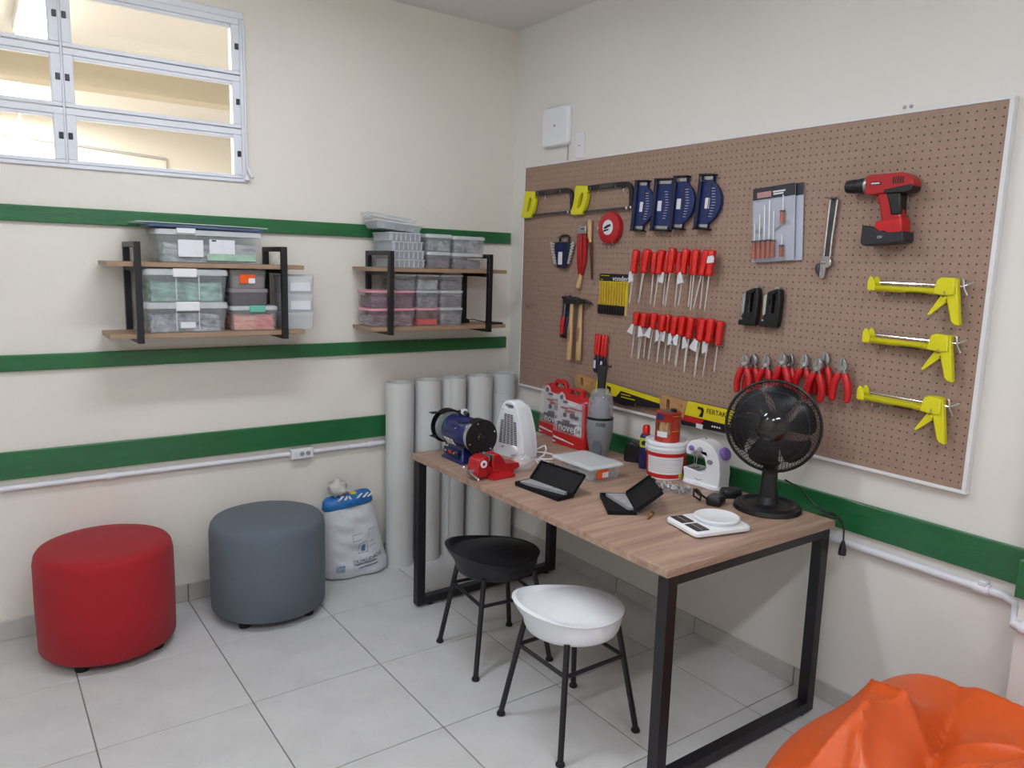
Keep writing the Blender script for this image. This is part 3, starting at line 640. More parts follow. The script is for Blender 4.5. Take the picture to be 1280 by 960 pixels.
# --- hand saws in sleeves
def handsaw(s, z, label, tilt, brand, L):
    t = peg('hand_saw', label, 'saw', s, z, tilt, 'hand saws along the pegboard bottom')
    MB().prism([(-.005, .030), (.012, .040), (.05, .038), (.10, .034), (.155, .026), (.14, -.046), (.11, -.048), (.075, -.036), (.05, -.036), (.02, -.050), (.004, -.044), (-.002, -.01)], -.030, -.008, [rr2(.022, .050, .009, 3, .046, .0)]).build('handle', M_ply, t, bevel=.003)
    MB().cyl((.125, -.032, .005), (.125, -.006, .005), .006, n=10).build('rivet', M_brass, t)
    MB().prism([(.120, .028), (L, .014), (L, -.018), (.12, -.055)], -.021, -.0195).build('blade', M_steel, t, smooth=False)
    if brand:
        MB().prism([(.170, .034), (L-.08, .028), (L-.08, -.066), (.125, -.078), (.125, -.050)], -.025, -.0165).build('sleeve', mat('sleeve_black', '#1b1a20', .35, var=.1), t)
        MB().prism([(.162, .034), (.410, .028), (.385, -.036), (.122, -.030)], -.0262, -.0248).build('yellow_panel', M_yels, t)
        MB().prism([(.118, -.032), (.255, -.035), (.235, -.060), (.118, -.056)], -.0262, -.0248).build('red_panel', M_red, t)
        MB().prism([(.212, -.056), (.250, -.058), (.246, -.078), (.212, -.076)], -.0268, -.025).build('barcode_label', M_paper, t)
        text('FERTAK', 'lettering', M_dark, t, .030, (.318, -.0268, .004), (PI/2, R(1), 0), sx=1.0)
        MB().prism([(.216, .018), (.246, .016), (.252, .004), (.246, -.026), (.224, -.026), (.238, -.002), (.234, .006), (.218, .006)], -.0272, -.026).build('emblem', M_dark, t)
        for k in range(4): MB().prism(circ(.0045, 8, .300+k*.013, -.056), -.0262, -.0248).build('printed_dot', M_paper, t)
    else:
        MB().prism([(.160, .034), (L-.005, .012), (L-.005, -.032), (.36, -.062), (.12, -.050)], -.024, -.0165).build('sleeve', mat('sleeve_black', '#1b1a20', .35, var=.1), t)
        MB().prism([(.158, .034), (L-.005, .012), (L-.005, -.012), (.33, .004), (.30, -.030), (.114, -.034)], -.0252, -.0238).build('yellow_panel', M_yels, t)
        for k in range(2): MB().bb(.335, .40+.03*k, -.0252, -.0238, -.012-.014*k, -.008-.014*k).build('printed_line', M_yels, t)
        MB().prism([(.232, .014), (.262, .010), (.262, -.022), (.244, -.022), (.25, -.002), (.234, .002)], -.0258, -.025).build('emblem', M_dark, t)
    return t
handsaw(.688, 1.040, 'wooden handled saw in a yellow and black sleeve behind the red cases', R(1.0), False, .60)
handsaw(1.285, 1.022, 'wooden handled saw in a lettered yellow sleeve behind the red can', R(-1.0), True, .60)
# --- things on the right wall above the board
t = thing('wifi_access_point', 'white square wireless access point on the right wall above the pegboard', 'router', (0, -.408, 2.348), (0, 0, -PI/2))
MB().loft([rr(.206, .196, .022, 0), rr(.214, .204, .024, .008), rr(.214, .204, .024, .024), rr(.200, .190, .022, .034)], M=Matrix.Rotation(PI/2, 4, 'X')).build('housing', M_white, t)
MB().prism(circ(.007, 12, 0, .004), -.0352, -.0335).build('emblem', M_greyl, t)
MB().bb(-.018, .018, -.030, -.020, .100, .104).build('status_light', M_whitem, t)
MB().tube([(.09, -.012, -.095), (.092, -.012, -.14), (.086, -.008, -.175), (.082, -.006, -.19)], .003, 6).build('cable', M_greyl, t)
t = thing('wall_plate', 'blank white wall plate between the access point and the pegboard', 'wall plate', (0, -.586, 2.234), (0, 0, -PI/2))
MB().bb(-.034, .034, -.008, 0, -.062, .064).build('plate', M_wallr if 0 else M_outlet, t, bevel=.003)
MB().bb(-.010, .010, -.0092, -.0078, -.002, .003).build('mark', M_greyl, t)
for (s, lb) in ((2.252, 'small grey screw left in the wall above the pegboard, left of two'), (2.274, 'small grey screw left in the wall above the pegboard, right of two')):
    tag(MB().lathe([(.0062, 0), (.006, .003), (.004, .005), (.001, .0055)], 12, Matrix.Rotation(-PI/2, 4, 'Y')).build('wall_screw', M_greyl, loc=(0, -s, 2.184)), lb, 'screw', 'screws above the pegboard')
# ---------------------------------------------------------------- wall shelves
def shelf(label, xL, xR, b0, b1):
    t = thing('wall_shelf', label, 'shelf', ((xL+xR)/2, 0, 1.27), group='wall shelves'); cx = (xL+xR)/2; o = 1.27
    for x in (xL-cx, xR-cx):
        h = .0125
        b = MB().bb(x-h, x+h, -.280, -.255, -.004, .407).bb(x-h, x+h, -.025, 0, -.004, .407).bb(x-h, x+h, -.255, -.025, .385, .407).bb(x-h, x+h, -.255, -.025, .288, .306).bb(x-h, x+h, -.255, -.025, -.004, .0135)
        b.build('frame', M_black, t, bevel=.0015)
    for (z0, z1) in ((.014, .033), (.307, .326)):
        MB().bb(b0-cx, b1-cx, -.2545, -.0255, z0, z1).build('board', M_shelf, t, bevel=.001)
    return t
shelf('black framed two-tier wall shelf with wooden boards under the window', -2.030, -1.433, -2.140, -1.335)
shelf('black framed two-tier wall shelf with wooden boards beside the corner', -.905, -.325, -1.000, -.205)
ZT, ZB = 1.5965, 1.3035
def stuffing(w_, d, h, m, parent, amp=.10, name='contents', z0=.004, nx=7, ny=4, nz=4):
    b = MB(); rnd = random.Random(hash((round(w_, 3), round(d, 3), round(h, 3))) & 0xffff)
    bm = bmesh.new(); bmesh.ops.create_cube(bm, size=1); bmesh.ops.subdivide_edges(bm, edges=bm.edges[:], cuts=5, use_grid_fill=True)
    for v in bm.verts:
        j = amp*(.5 if v.co.z < -.4 else 1)
        v.co = Vector((v.co.x*w_*(1-rnd.random()*j), v.co.y*d*(1-rnd.random()*j), z0+(v.co.z+.5)*h*(1-rnd.random()*j*1.6)))
    me = bpy.data.meshes.new(name); bm.to_mesh(me); bm.free(); me.materials.append(m)
    o = bpy.data.objects.new(name, me); COL.objects.link(o); o.parent = parent; return o
def storage_bin(label, x0, x1, yf, depth, z0, z1, mbody=None, mlid=None, mcont=None, fill=.75, lid=.016, clip=None, taper=.93, name='storage_box', group=None, rotz=0, ribs=0):
    w_, h = x1-x0, z1-z0
    t = thing(name, label, 'storage box', ((x0+x1)/2, yf+depth/2, z0), (0, 0, rotz), group)
    rad = min(.022, w_*.12); hb = h-lid
    b = MB().loft([rr(w_*taper, depth*taper, rad, 0), rr(w_*taper+.002, depth*taper+.002, rad, .004), rr(w_*.975, depth*.975, rad, hb)], caps=False)
    n = 20; b.add(rr(w_*taper, depth*taper, rad, .0005), [tuple(range(n))])
    b.build('body', mbody or M_clear, t)
    MB().loft([rr(w_*.97, depth*.97, rad, hb-.002), rr(w_, depth, rad, hb-.002), rr(w_, depth, rad, hb+.006), rr(w_*.985, depth*.985, rad, h-.003), rr(w_*.93, depth*.93, rad, h)]).build('lid', mlid or M_clear2, t)
    if mcont: stuffing(w_*taper*.95, depth*taper*.93, hb*fill, mcont, t)
    if clip:
        MB().bb(-clip[0]/2+clip[1], clip[0]/2+clip[1], -depth/2-.006, -depth/2+.012, h-clip[2], h+.002).build('clip', clip[3], t, bevel=.003)
    for i in range(ribs):
        x = (-.5+(i+1)/(ribs+1))*w_*.8
        MB().bb(x-.002, x+.002, -depth*.49, -depth*.482, .01, hb).build('rib', M_clear2, t)
    return t
def junk(name, a, b, sc=22): return mat(name, a, .5, hex2=b, vscale=sc)
J_green = junk('bagged_green', '#8fb5a6', '#1f4d39', 16); J_grey = junk('bagged_grey', '#b4b4be', '#34343c', 30); J_dark = junk('bagged_dark', '#6d6a70', '#2a282c', 30)
J_red = junk('mixed_red', '#c2475a', '#d8b48c', 9); J_mix = junk('mixed_pale', '#b9bcbf', '#6f7472', 14); J_plum = junk('mixed_plum', '#7c6c76', '#352a32', 30)
J_foil = mat('foil_bags', '#c6c8d2', .2, .8, hex2='#4a4c58', vscale=26); J_orange = junk('orange_goods', '#e0442c', '#c23a24', 6)
J_pale = junk('pale_goods', '#c9c6c6', '#8f8b90', 18)
# upper board of the window-side shelf
t = storage_bin('long clear lidded box holding white and green goods on the top board', -1.955, -1.512, -.243, .20, ZT, 1.735, mcont=J_mix, fill=.7, lid=.022, taper=.92)
MB().bb(-.135, -.035, -.1005, -.0965, .025, .095).build('paper_sheet', M_paper, t); MB().bb(-.01, .095, -.1005, -.0965, .04, .10).build('paper_sheet', M_paper, t)
MB().bb(.0, .018, -.1016, -.100, .092, .098).build('printed_mark', M_dark, t)
MB().bb(-.02, .185, -.0985, -.094, .012, .040).build('green_bag', mat('pale_green', '#9dbfa8', .4, var=.2, vscale=20), t)
MB().bb(-.14, -.065, -.108, -.085, .120, .142).build('clip', M_whitem, t, bevel=.003)
t = thing('folder', 'dark blue plastic sheets laid over the long clear box', 'folder', (-1.745, -.14, 1.7385))
MB().bb(-.235, .235, -.11, .10, 0, .010, Matrix.Rotation(R(.6), 4, 'Y')).build('sheet', mat('blue_film', '#46587a', .25, var=.1), t, bevel=.002)
MB().loft([rr(.53, .22, .01, 0, cx=-.012), rr(.53, .22, .01, .003, cx=-.012)], M=Matrix.Translation((0, 0, .016)) @ Matrix.Rotation(R(.6), 4, 'Y')).build('clear_sheet', M_clear2, t)
storage_bin('clear storage box with white clip and green bags, upper of the two big ones', -2.008, -1.668, -.252, .215, 1.432, 1.5705, mcont=J_green, clip=(.095, -.01, .034, M_whitem), lid=.024, ribs=2, taper=.9)
t = storage_bin('clear storage box with white clip and grey bags, lower of the two big ones', -2.010, -1.672, -.252, .215, ZB, 1.4315, mcont=J_grey, clip=(.095, .0, .036, M_whitem), lid=.024, ribs=2, taper=.9)
MB().bb(-.03, .03, -.1045, -.099, .02, .045).build('paper_label', M_paper, t)
t = storage_bin('grey see-through box with an orange price sticker', -1.658, -1.495, -.225, .17, 1.4905, 1.574, mbody=M_greyclear, mlid=M_greyclear, mcont=J_dark, fill=.5)
MB().bb(-.040, .0, -.088, -.083, .022, .062).build('orange_sticker', M_orange, t); MB().bb(-.002, .026, -.0885, -.0835, .022, .044).build('barcode_label', M_paper, t); MB().bb(-.002, .026, -.088, -.083, .044, .062).build('orange_sticker', M_orange, t)
storage_bin('dark grey see-through box under the orange-stickered one', -1.660, -1.488, -.228, .17, 1.4135, 1.490, mbody=M_darkclear, mlid=M_greyclear, mcont=J_dark, fill=.7)
storage_bin('clear box with teal clip and red and tan contents', -1.658, -1.448, -.235, .19, ZB, 1.413, mcont=J_red, clip=(.072, .008, .028, M_teal), taper=.92)
for i, (z0, z1, lb) in enumerate(((1.4665, 1.552, 'uppermost'), (1.3815, 1.466, 'middle'), (ZB, 1.381, 'lowest'))):
    t = storage_bin('small cloudy box at the open end of the shelf, %s of three' % lb, -1.418, -1.272, -.222, .16, z0, z1, mbody=M_clear2, mcont=J_pale, fill=.6, group='cloudy boxes', taper=.94)
    if i < 2: MB().bb(-.045, .05, -.0815, -.077, .012, .052).build('paper_label', M_paper, t)
# corner shelf, upper board: compartment organisers and boxes
for i in range(4):
    z0 = ZT+i*.0432; wsh = (0, -.004, -.012, .0)[i]; x0, x1 = -.886, -.700+wsh
    if i == 3: x0 = -.90; x1 = -.722
    t = thing('organiser_box', 'clear compartment organiser, %s of the stack on the corner shelf' % ['lowest', 'second lowest', 'second highest', 'highest'][i], 'organiser', ((x0+x1)/2, -.145, z0), group='compartment organisers')
    w_ = x1-x0
    MB().loft([rr(w_*.97, .19, .008, 0), rr(w_, .2, .01, .036)], caps=True).build('tray', M_clearbl, t)
    MB().loft([rr(w_*1.01, .204, .01, .0362), rr(w_*1.01, .204, .01, .0425)]).build('lid', M_clear2, t)
    for k in range(7): MB().bb((-.5+(k+.5)/7)*w_-.0015, (-.5+(k+.5)/7)*w_+.0015, -.1015, .09, .003, .036).build('divider', M_clear2, t)
    for k in range(0, 7, 2): MB().bb((-.5+(k+1)/7)*w_-.010, (-.5+(k+1)/7)*w_+.008, -.09, -.02, .002, .020).build('small_parts', J_dark, t)
t = thing('organiser_box', 'empty clear organiser resting tilted on top of the organiser stack', 'organiser', (-.835, -.145, 1.7735), (0, R(5), R(-6)), 'compartment organisers')
MB().loft([rr(.22, .17, .01, .004), rr(.24, .19, .012, .036)]).build('tray', M_clearbl, t); MB().loft([rr(.245, .195, .012, .0365), rr(.245, .195, .012, .043)]).build('lid', M_clear2, t)
for k in range(4): MB().bb(-.08+k*.05, -.078+k*.05, -.09, .08, .006, .036).build('divider', M_clear2, t)
t2 = thing('shallow_tray', 'shallow clear tray lying over the tilted organiser', 'tray', (-.853, -.13, 1.834), (R(4), R(7), R(-4)))
MB().loft([rr(.225, .18, .012, 0), rr(.235, .19, .012, .016)]).build('lid', M_clearbl, t2); MB().loft([rr(.20, .15, .012, .016), rr(.19, .14, .012, .020)]).build('raised_panel', M_clear2, t2)
for (lb, x0, x1, z0, z1, mc, fl) in (('lower clear box next to the organiser stack', -.683, -.540, ZT, 1.682, J_plum, .5), ('upper clear box next to the organiser stack', -.686, -.532, 1.6825, 1.770, J_grey, .6),
                                 ('lower clear box at the right end of the top board', -.531, -.338, ZT, 1.680, J_plum, .5), ('upper clear box with bluish contents at the right end of the top board', -.530, -.328, 1.6805, 1.766, J_grey, .8)):
    storage_bin(lb, x0, x1, -.235, .19, z0, z1, mbody=M_clear, mcont=mc, fill=fl+.2, group='clear boxes on the corner shelf')
# corner shelf, lower board
LB = [('bottom', ZB, 1.3945), ('middle', 1.395, 1.4835), ('top', 1.484, 1.567)]
for ri, (rn, z0, z1) in enumerate(LB):
    cols = [None, (-.992 if ri < 2 else -.852, -.731, -.215, .17), (-.727, -.596, -.215, .17), (-.590, -.450, -.215, .17)]
    for ci in (1, 2, 3):
        x0, x1, yf, dp = cols[ci]
        mc = [[J_pale, J_foil, J_orange, J_foil], [J_plum, J_plum, J_foil, J_red if 0 else J_plum], [None, J_dark, J_mix, J_plum]][ri][ci]
        pink = (ci < 2 and ri < 2) or (ri == 0 and ci == 2)
        colname = ['', 'leftmost', 'middle', 'rightmost'][ci]
        storage_bin(('long pink lidded box' if ci == 1 and ri < 2 else 'small clear box')+', %s in the %s layer of the corner shelf' % (colname, rn), x0, x1, yf, dp, z0, z1, mbody=M_pinkclear if pink else M_clear, mlid=M_pinklid if pink else M_clear2, mcont=mc, fill=.35 if mc is J_orange else .7, lid=.010, taper=.93, group='small boxes on the lower board of the corner shelf')
t = thing('charger', 'black plug-in charger with cord beside the small boxes on the corner shelf', 'charger', (-.395, -.09, ZB))
MB().prism([(-.035, 0), (.045, 0), (.043, .02), (.018, .028), (.014, .068), (-.03, .070)], -.03, .03).build('body', M_dark, t, bevel=.004)
MB().tube([(.04, 0, .012), (.075, -.005, .018), (.11, -.02, .010), (.15, -.04, .0035), (.19, -.09, .0035)], .0028, 6).build('cord', M_dark, t)
t = thing('metal_bar', 'short dark bar lying at the right end of the lower corner shelf', 'bar', (-.238, -.19, ZB))
MB().bb(-.03, .028, -.05, .05, 0, .010).build('bar', M_steeld, t, bevel=.002)

# ---------------------------------------------------------------- rolls by the corner
def roll(x, y, r, h, label, ph, lean=0.):
    t = thing('sheet_roll', label, 'roll', (x, y, 0), (0, lean, 0), 'grey rolls standing in the corner')
    turns, n = 2.6, 30; b = MB(); N = int(turns*n)
    pts = []
    for i in range(N+1):
        a = ph-2*PI*i/n; rr_ = r-.010*i/n; pts.append((rr_, a))
    V = []; F_ = []
    for (ro, a) in pts:
        for (rad, z) in ((ro, 0), (ro, h), (ro-.0035, h), (ro-.0035, 0)): V.append((rad*math.cos(a), rad*math.sin(a), z))
    for i in range(N):
        for k in range(4): F_.append((i*4+k, i*4+(k+1) % 4, (i+1)*4+(k+1) % 4, (i+1)*4+k))
    F_ += [(0, 3, 2, 1), (N*4, N*4+1, N*4+2, N*4+3)]
    b.add(V, F_); b.build('sheet', mat('roll_grey', '#cfcfce', .6, var=.04, vscale=3), t)
    return t
RL = [(-.775, -.112, .079, 1.0, 'standing grey roll furthest from the corner, beside the white sack', .5), (-.608, -.110, .080, 1.003, 'standing grey roll, second from the white sack', 2.0), (-.444, -.108, .080, 1.004, 'standing grey roll, middle of the five', 4.0),
      (-.280, -.118, .082, 1.006, 'standing grey roll, second from the room corner', 2.6), (-.116, -.112, .076, 1.008, 'standing grey roll in the room corner with a plastic wrap on its rim', 1.2)]
for q in RL: t = roll(*q)
MB().lathe([(.0785, .90), (.079, .97), (.077, 1.012), (.062, 1.022), (.045, 1.012)], 20, caps=False).build('plastic_wrap', M_clear, t)
# ---------------------------------------------------------------- poufs
def pouf(x, y, r, label, m, a0):
    t = thing('pouf', label, 'pouf', (x, y, 0), (0, 0, a0), 'round poufs')
    MB().lathe([(r-.03, .035), (r-.008, .038), (r, .048), (r+.003, .20), (r+.002, .40), (r-.004, .432), (r-.014, .446), (r-.03, .452), (r-.08, .456), (.001, .460)], 56).build('upholstery', m, t, ang=60)
    for k in range(4):
        a = PI/4+k*PI/2; q = (r-.055)
        MB().lathe([(.024, 0), (.026, .004), (.028, .036)], 16, Matrix.Translation((q*math.cos(a), q*math.sin(a), 0))).build('foot', M_rub, t)
    return t
pouf(-2.205, -.275, .256, 'round red fabric pouf against the left wall', M_fred, R(8))
pouf(-1.535, -.280, .254, 'round grey fabric pouf beside the white sack', M_fgrey, R(-5))
# ---------------------------------------------------------------- white sack
sk = thing('sack', 'white printed plastic sack with a blue rolled top between the grey pouf and the rolls', 'sack', (-1.045, -.115, 0))
SECT = [(0.0, .150, .050, .020), (.012, .176, .070, .020), (.06, .180, .082, .014), (.12, .168, .080, .004), (.20, .158, .074, -.004), (.28, .148, .066, -.012), (.34, .138, .056, -.020), (.385, .128, .046, -.026)]
def sec(z):
    for i in range(len(SECT)-1):
        a, b = SECT[i], SECT[i+1]
        if a[0] <= z <= b[0]:
            k = (z-a[0])/(b[0]-a[0]); return [a[j]+(b[j]-a[j])*k for j in range(1, 4)]
    return list(SECT[-1][1:]) if z > .3 else list(SECT[0][1:])
def sack_y(x, z):
    w_, d, cx = sec(z); q = min(1, abs((x-cx)/w_)); wob = .006*math.sin(37*x+21*z)+.005*math.sin(53*z-19*x)+.004*math.sin(90*z+31*x)
    return -d*(1-q**2.6)**(1/2.0) + wob*(1-q)
b = MB(); loops = []
NZ = 34
for i in range(NZ+1):
    z = .385*i/NZ; w_, d, cx = sec(z); l = []
    for j in range(48):
        a = 2*PI*j/48; ca, sa = math.cos(a), math.sin(a); x = cx+w_*ca
        if sa < 0: y = sack_y(x, z)
        else: y = min(.085, d*(1-min(1, abs(ca))**2.6)**.5)
        if abs(sa) < 1e-6: y = 0
        l.append((x, y, z))
    loops.append(l)
b.loft(loops); b.build('bag', mat('woven_plastic', '#d2d4da', .5, var=.06, vscale=30, bump=.2, bscale=45), sk, ang=80)
def band_loop(z, gr, w0, d0, cx): return [(cx+(w0+gr)*math.cos(2*PI*j/40), (d0+gr)*math.sin(2*PI*j/40), z+.010*math.cos(2*PI*j/40)+.004*math.sin(6*PI*j/40)) for j in range(40)]
MB().loft([band_loop(.378, .004, .127, .046, -.026), band_loop(.384, .010, .127, .046, -.026), band_loop(.420, .008, .124, .044, -.028), band_loop(.434, .0, .120, .040, -.028), band_loop(.438, -.01, .112, .034, -.03)]).build('rolled_top', mat('blue_print', '#2470b4', .45, var=.25, vscale=45), sk, ang=70)
for k, (x, a) in enumerate(((-.10, .9), (-.065, .5), (-.035, -.5), (.0, 1.0), (.035, .9), (.06, 1.2))):
    MB().prism([(x, .424), (x+.012, .424), (x+.03*math.sin(a)+.012, .446), (x+.03*math.sin(a), .446)], -.052, -.047).build('white_stripe', M_whitem, sk)
bm = bmesh.new(); bmesh.ops.create_icosphere(bm, subdivisions=3, radius=.05); rnd = random.Random(4)
for v in bm.verts: v.co *= .72+.45*rnd.random(); v.co.z *= .95
me = bpy.data.meshes.new('plastic_tuft'); bm.to_mesh(me); bm.free(); me.materials.append(mat('tuft_plastic', '#dcdad6', .4, var=.05, alpha=.75)); me.polygons.foreach_set('use_smooth', [True]*len(me.polygons))
o = bpy.data.objects.new('plastic_tuft', me); COL.objects.link(o); o.parent = sk; o.location = (-.075, .005, .475)
MB().bb(-.02, .012, -.03, .0, .436, .450).build('yellow_tie', M_yels, sk, bevel=.003)
inkb = mat('sack_ink', '#54657f', .6, var=.2, vscale=60)
def on_sack(fx, fz, ang, sc=1.):
    ca, sa = math.cos(ang), math.sin(ang)
    def f(c):
        x = fx+sc*(c.x*ca-c.y*sa); z = fz+sc*(c.x*sa+c.y*ca); return Vector((x, sack_y(x, z)-.0022+c.z*0, z))
    return f
text('QUALIDADE', 'lettering', inkb, sk, .030, None, warp=on_sack(.052, .100, R(9)))
def sack_patch(x0, x1, z0, z1, m, name, n=8):
    b = MB(); V = []; F_ = []
    for i in range(n+1):
        for k in range(n+1):
            x = x0+(x1-x0)*i/n; z = z0+(z1-z0)*k/n+(x-x0)*.12; V.append((x, sack_y(x, z)-.0022, z))
    for i in range(n):
        for k in range(n): a = i*(n+1)+k; F_.append((a, a+n+1, a+n+2, a+1))
    b.add(V, F_).build(name, m, sk)
for (x0, x1, z0, z1) in ((-.01, .10, .072, .079), (.0, .11, .052, .058)): sack_patch(x0, x1, z0, z1, inkb, 'printed_line')
for (x0, x1, z0, z1) in ((.0, .05, .135, .137), (.0, .05, .190, .192), (.0, .002, .135, .192), (.048, .05, .135, .190), (-.03, .02, .235, .237), (-.03, .02, .205, .207), (-.03, -.028, .205, .237), (.06, .105, .25, .252), (.06, .062, .215, .25), (.06, .105, .165, .167), (.06, .10, .185, .187)):
    sack_patch(x0, x1, z0, z1, inkb, 'printed_frame', 4)
sack_patch(.015, .036, .145, .182, mat('sack_blue', '#5b88b0', .6, var=.25, vscale=80), 'printed_mark')
sack_patch(-.115, -.075, .045, .085, mat('sack_blue2', '#2f5c93', .6, hex2='#c9ced6', vscale=70), 'printed_mark')
# ---------------------------------------------------------------- table
TZ = .75
tb = thing('work_table', 'long wooden topped worktable on black steel loop legs along the right wall', 'table', (-.534, -1.4065, 0))
MB().bb(-.434, .434, -.8035, .8035, TZ-.026, TZ).build('tabletop', M_table, tb, bevel=.0015)
for y, nm in ((.77, 0), (-.775, 1)):
    x0, x1, h = -.420, .418, .021
    MB().bb(x0, x0+.042, y-h, y+h, .012, TZ-.026).build('leg', M_black, tb, bevel=.002); MB().bb(x1-.042, x1, y-h, y+h, .012, TZ-.026).build('leg', M_black, tb, bevel=.002)
    MB().bb(x0+.042, x1-.042, y-h, y+h, .012, .050).build('foot_rail', M_black, tb, bevel=.002)
    MB().bb(x0+.042, x1-.042, y-h, y+h, TZ-.060, TZ-.026).build('top_rail', M_black, tb, bevel=.002)
    for x in (x0+.08, x1-.05): MB().cyl((x, y, 0), (x, y, .014), .014, n=14).build('levelling_foot', M_rub, tb)
for x in (-.30, .30): MB().bb(x-.015, x+.015, -.754, .749, TZ-.052, TZ-.0265).build('stretcher', M_black, tb, bevel=.002)
# ---------------------------------------------------------------- stools
def stool(cx, cy, rot, label, m, turn=0.):
    t = thing('stool', label, 'stool', (cx, cy, 0), (0, 0, rot), 'tub seat stools')
    N = 64
    def rim(a):   # a = 0 at the back lip
        k = (1+math.cos(a))/2
        return .448+.040*k**3.5
    def Rr(a): return .178+.006*math.cos(2*a)+.024*((1+math.cos(a))/2)**4
    angs = [2*PI*j/N for j in range(N)]
    L = []
    for (f, kz) in ((.30, 0.), (.70, 0.), (.90, .002), (.97, .008)): L.append([(-(.168)*f*math.cos(a), .168*f*math.sin(a), .372+kz) for a in angs])
    L.append([(-.169*math.cos(a), .169*math.sin(a), .392) for a in angs])
    L.append([(-.175*math.cos(a), .175*math.sin(a), .420) for a in angs])
    L.append([(-(Rr(a)-.006)*math.cos(a), (Rr(a)-.006)*math.sin(a), .42+(rim(a)-.42)*.6) for a in angs])
    L.append([(-(Rr(a)+.004*(1+math.cos(a)))*math.cos(a), (Rr(a)+.004*(1+math.cos(a)))*math.sin(a), rim(a)) for a in angs])
    L.append([(-(Rr(a)-.007)*math.cos(a), (Rr(a)-.007)*math.sin(a), rim(a)+.003) for a in angs])
    for q in (.90, .78, .6, .4, .2, .01):
        dome = lambda a: .474-.026*q**2.2
        lip = lambda a: (rim(a)-.452)*max(0, (q-.55)/.45)**2*.75
        L.append([(-(Rr(a)*q)*math.cos(a), (Rr(a)*q)*math.sin(a), dome(a)+max(0, lip(a))-.004*q) for a in angs])
    MB().loft(L).build('seat', m, t, ang=60)
    foot = .172; top = .116; pts = []
    for k in range(4):
        a = PI/4+k*PI/2-rot+turn; s2 = math.sqrt(2); p0 = Vector((foot*s2*math.cos(a), foot*s2*math.sin(a), .012)); p1 = Vector((top*s2*math.cos(a), top*s2*math.sin(a), .388))
        l = MB().cyl(p0, p1, .0105, n=12).build('leg', M_black, t)
        MB().lathe([(.013, 0), (.016, .003), (.016, .008), (.012, .016)], 14, Matrix.Translation((p0.x, p0.y, 0))).build('foot_cap', M_rub, l)
        pts.append(p0.lerp(p1, .72))
    for k in range(4): MB().cyl(pts[k], pts[(k+1) % 4], .0075, n=10).build('stretcher', M_black, t)
    return t
stool(-.936, -1.752, R(-20), 'white tub seat stool with black metal legs in front of the table', M_white)
stool(-.872, -1.182, R(-20), 'black tub seat stool with black metal legs under the table edge', mat('black_seat', '#121217', .45, var=.1), R(-6))
# ---------------------------------------------------------------- bean bag
def beanbag():
    t = thing('bean_bag', 'crumpled orange leatherette bean bag on the floor beside the table end', 'bean bag', (-.650, -3.055, 0))
    NA, NR = 200, 64; V = []; F_ = []
    def fold(x, y):
        f = 0
        for (px, py, ang, amp, wid, ln) in FOLDS:
            dx, dy = x-px, y-py; u = dx*math.cos(ang)+dy*math.sin(ang); v = -dx*math.sin(ang)+dy*math.cos(ang)
            f += amp*math.exp(-abs(v)/wid)*math.exp(-(u/ln)**2)
        return f
    # px, py, direction, height, half width, length (local metres; +y is towards the table)
    FOLDS = [(.05, .40, R(25), .07, .06, .30), (-.20, .30, R(-10), .07, .05, .35), (-.10, .16, R(15), -.075, .045, .40), (-.15, .02, R(-15), .075, .06, .40), (.0, -.10, R(10), -.10, .05, .40), (-.12, -.22, R(-20), .085, .05, .40),
             (.05, -.34, R(20), -.06, .04, .30), (-.10, -.46, R(0), .06, .05, .30), (.25, .10, R(80), .06, .06, .35), (.28, -.25, R(70), .05, .05, .30), (-.36, .12, R(60), .04, .03, .2), (-.36, -.12, R(-50), .045, .03, .2), (-.02, .30, R(70), .05, .03, .12), (-.30, .24, R(25), .05, .022, .16), (-.34, -.02, R(-8), .05, .02, .16), (-.28, -.30, R(12), .05, .022, .2), (-.22, .10, R(-30), .04, .018, .14), (-.2, -.14, R(30), -.04, .018, .16), (.02, -.02, R(100), .045, .03, .15), (.28, .42, R(-40), .06, .07, .2)]
    def plan(a): return 1/((abs(math.cos(a))**3.2+abs(math.sin(a))**3.2)**(1/3.2))
    for i in range(NR+1):
        q = i/NR
        for j in range(NA):
            a = 2*PI*j/NA; rx = .47*plan(a)*(1+.03*math.sin(3*a+.6)+.02*math.sin(7*a+2)); ry = .58*plan(a)*(1+.03*math.sin(3*a+.6)+.02*math.sin(7*a+2))
            s = math.sin(q*PI/2)**1.0*1.0 if q < 1 else 1
            x, y = rx*s*math.cos(a), ry*s*math.sin(a)
            z = .02+(.455+.02*y)*(1-min(1, s*.99)**4.2)**.45+fold(x, y)*(1-s**5)
            z += .012*math.sin(9*x+4*math.sin(6*y))*math.sin(7*y)*(1-s)
            V.append((x, y, max(.012, z)))
    for i in range(NR):
        for j in range(NA): F_.append((i*NA+j, i*NA+(j+1) % NA, (i+1)*NA+(j+1) % NA, (i+1)*NA+j))
    k = len(V)
    for j in range(NA): p = V[NR*NA+j]; V.append((p[0]*.9, p[1]*.9, 0))
    for j in range(NA): F_.append((NR*NA+j, NR*NA+(j+1) % NA, k+(j+1) % NA, k+j))
    F_.append(tuple(k+j for j in range(NA)))
    MB().add(V, F_).build('cover', M_bean, t, ang=75)
    return t
beanbag()
# ---------------------------------------------------------------- things on the table
def on(name, label, cat, x, y, rot=0., group=None, z=TZ): return thing(name, label, cat, (x, y, z), (0, 0, rot), group)
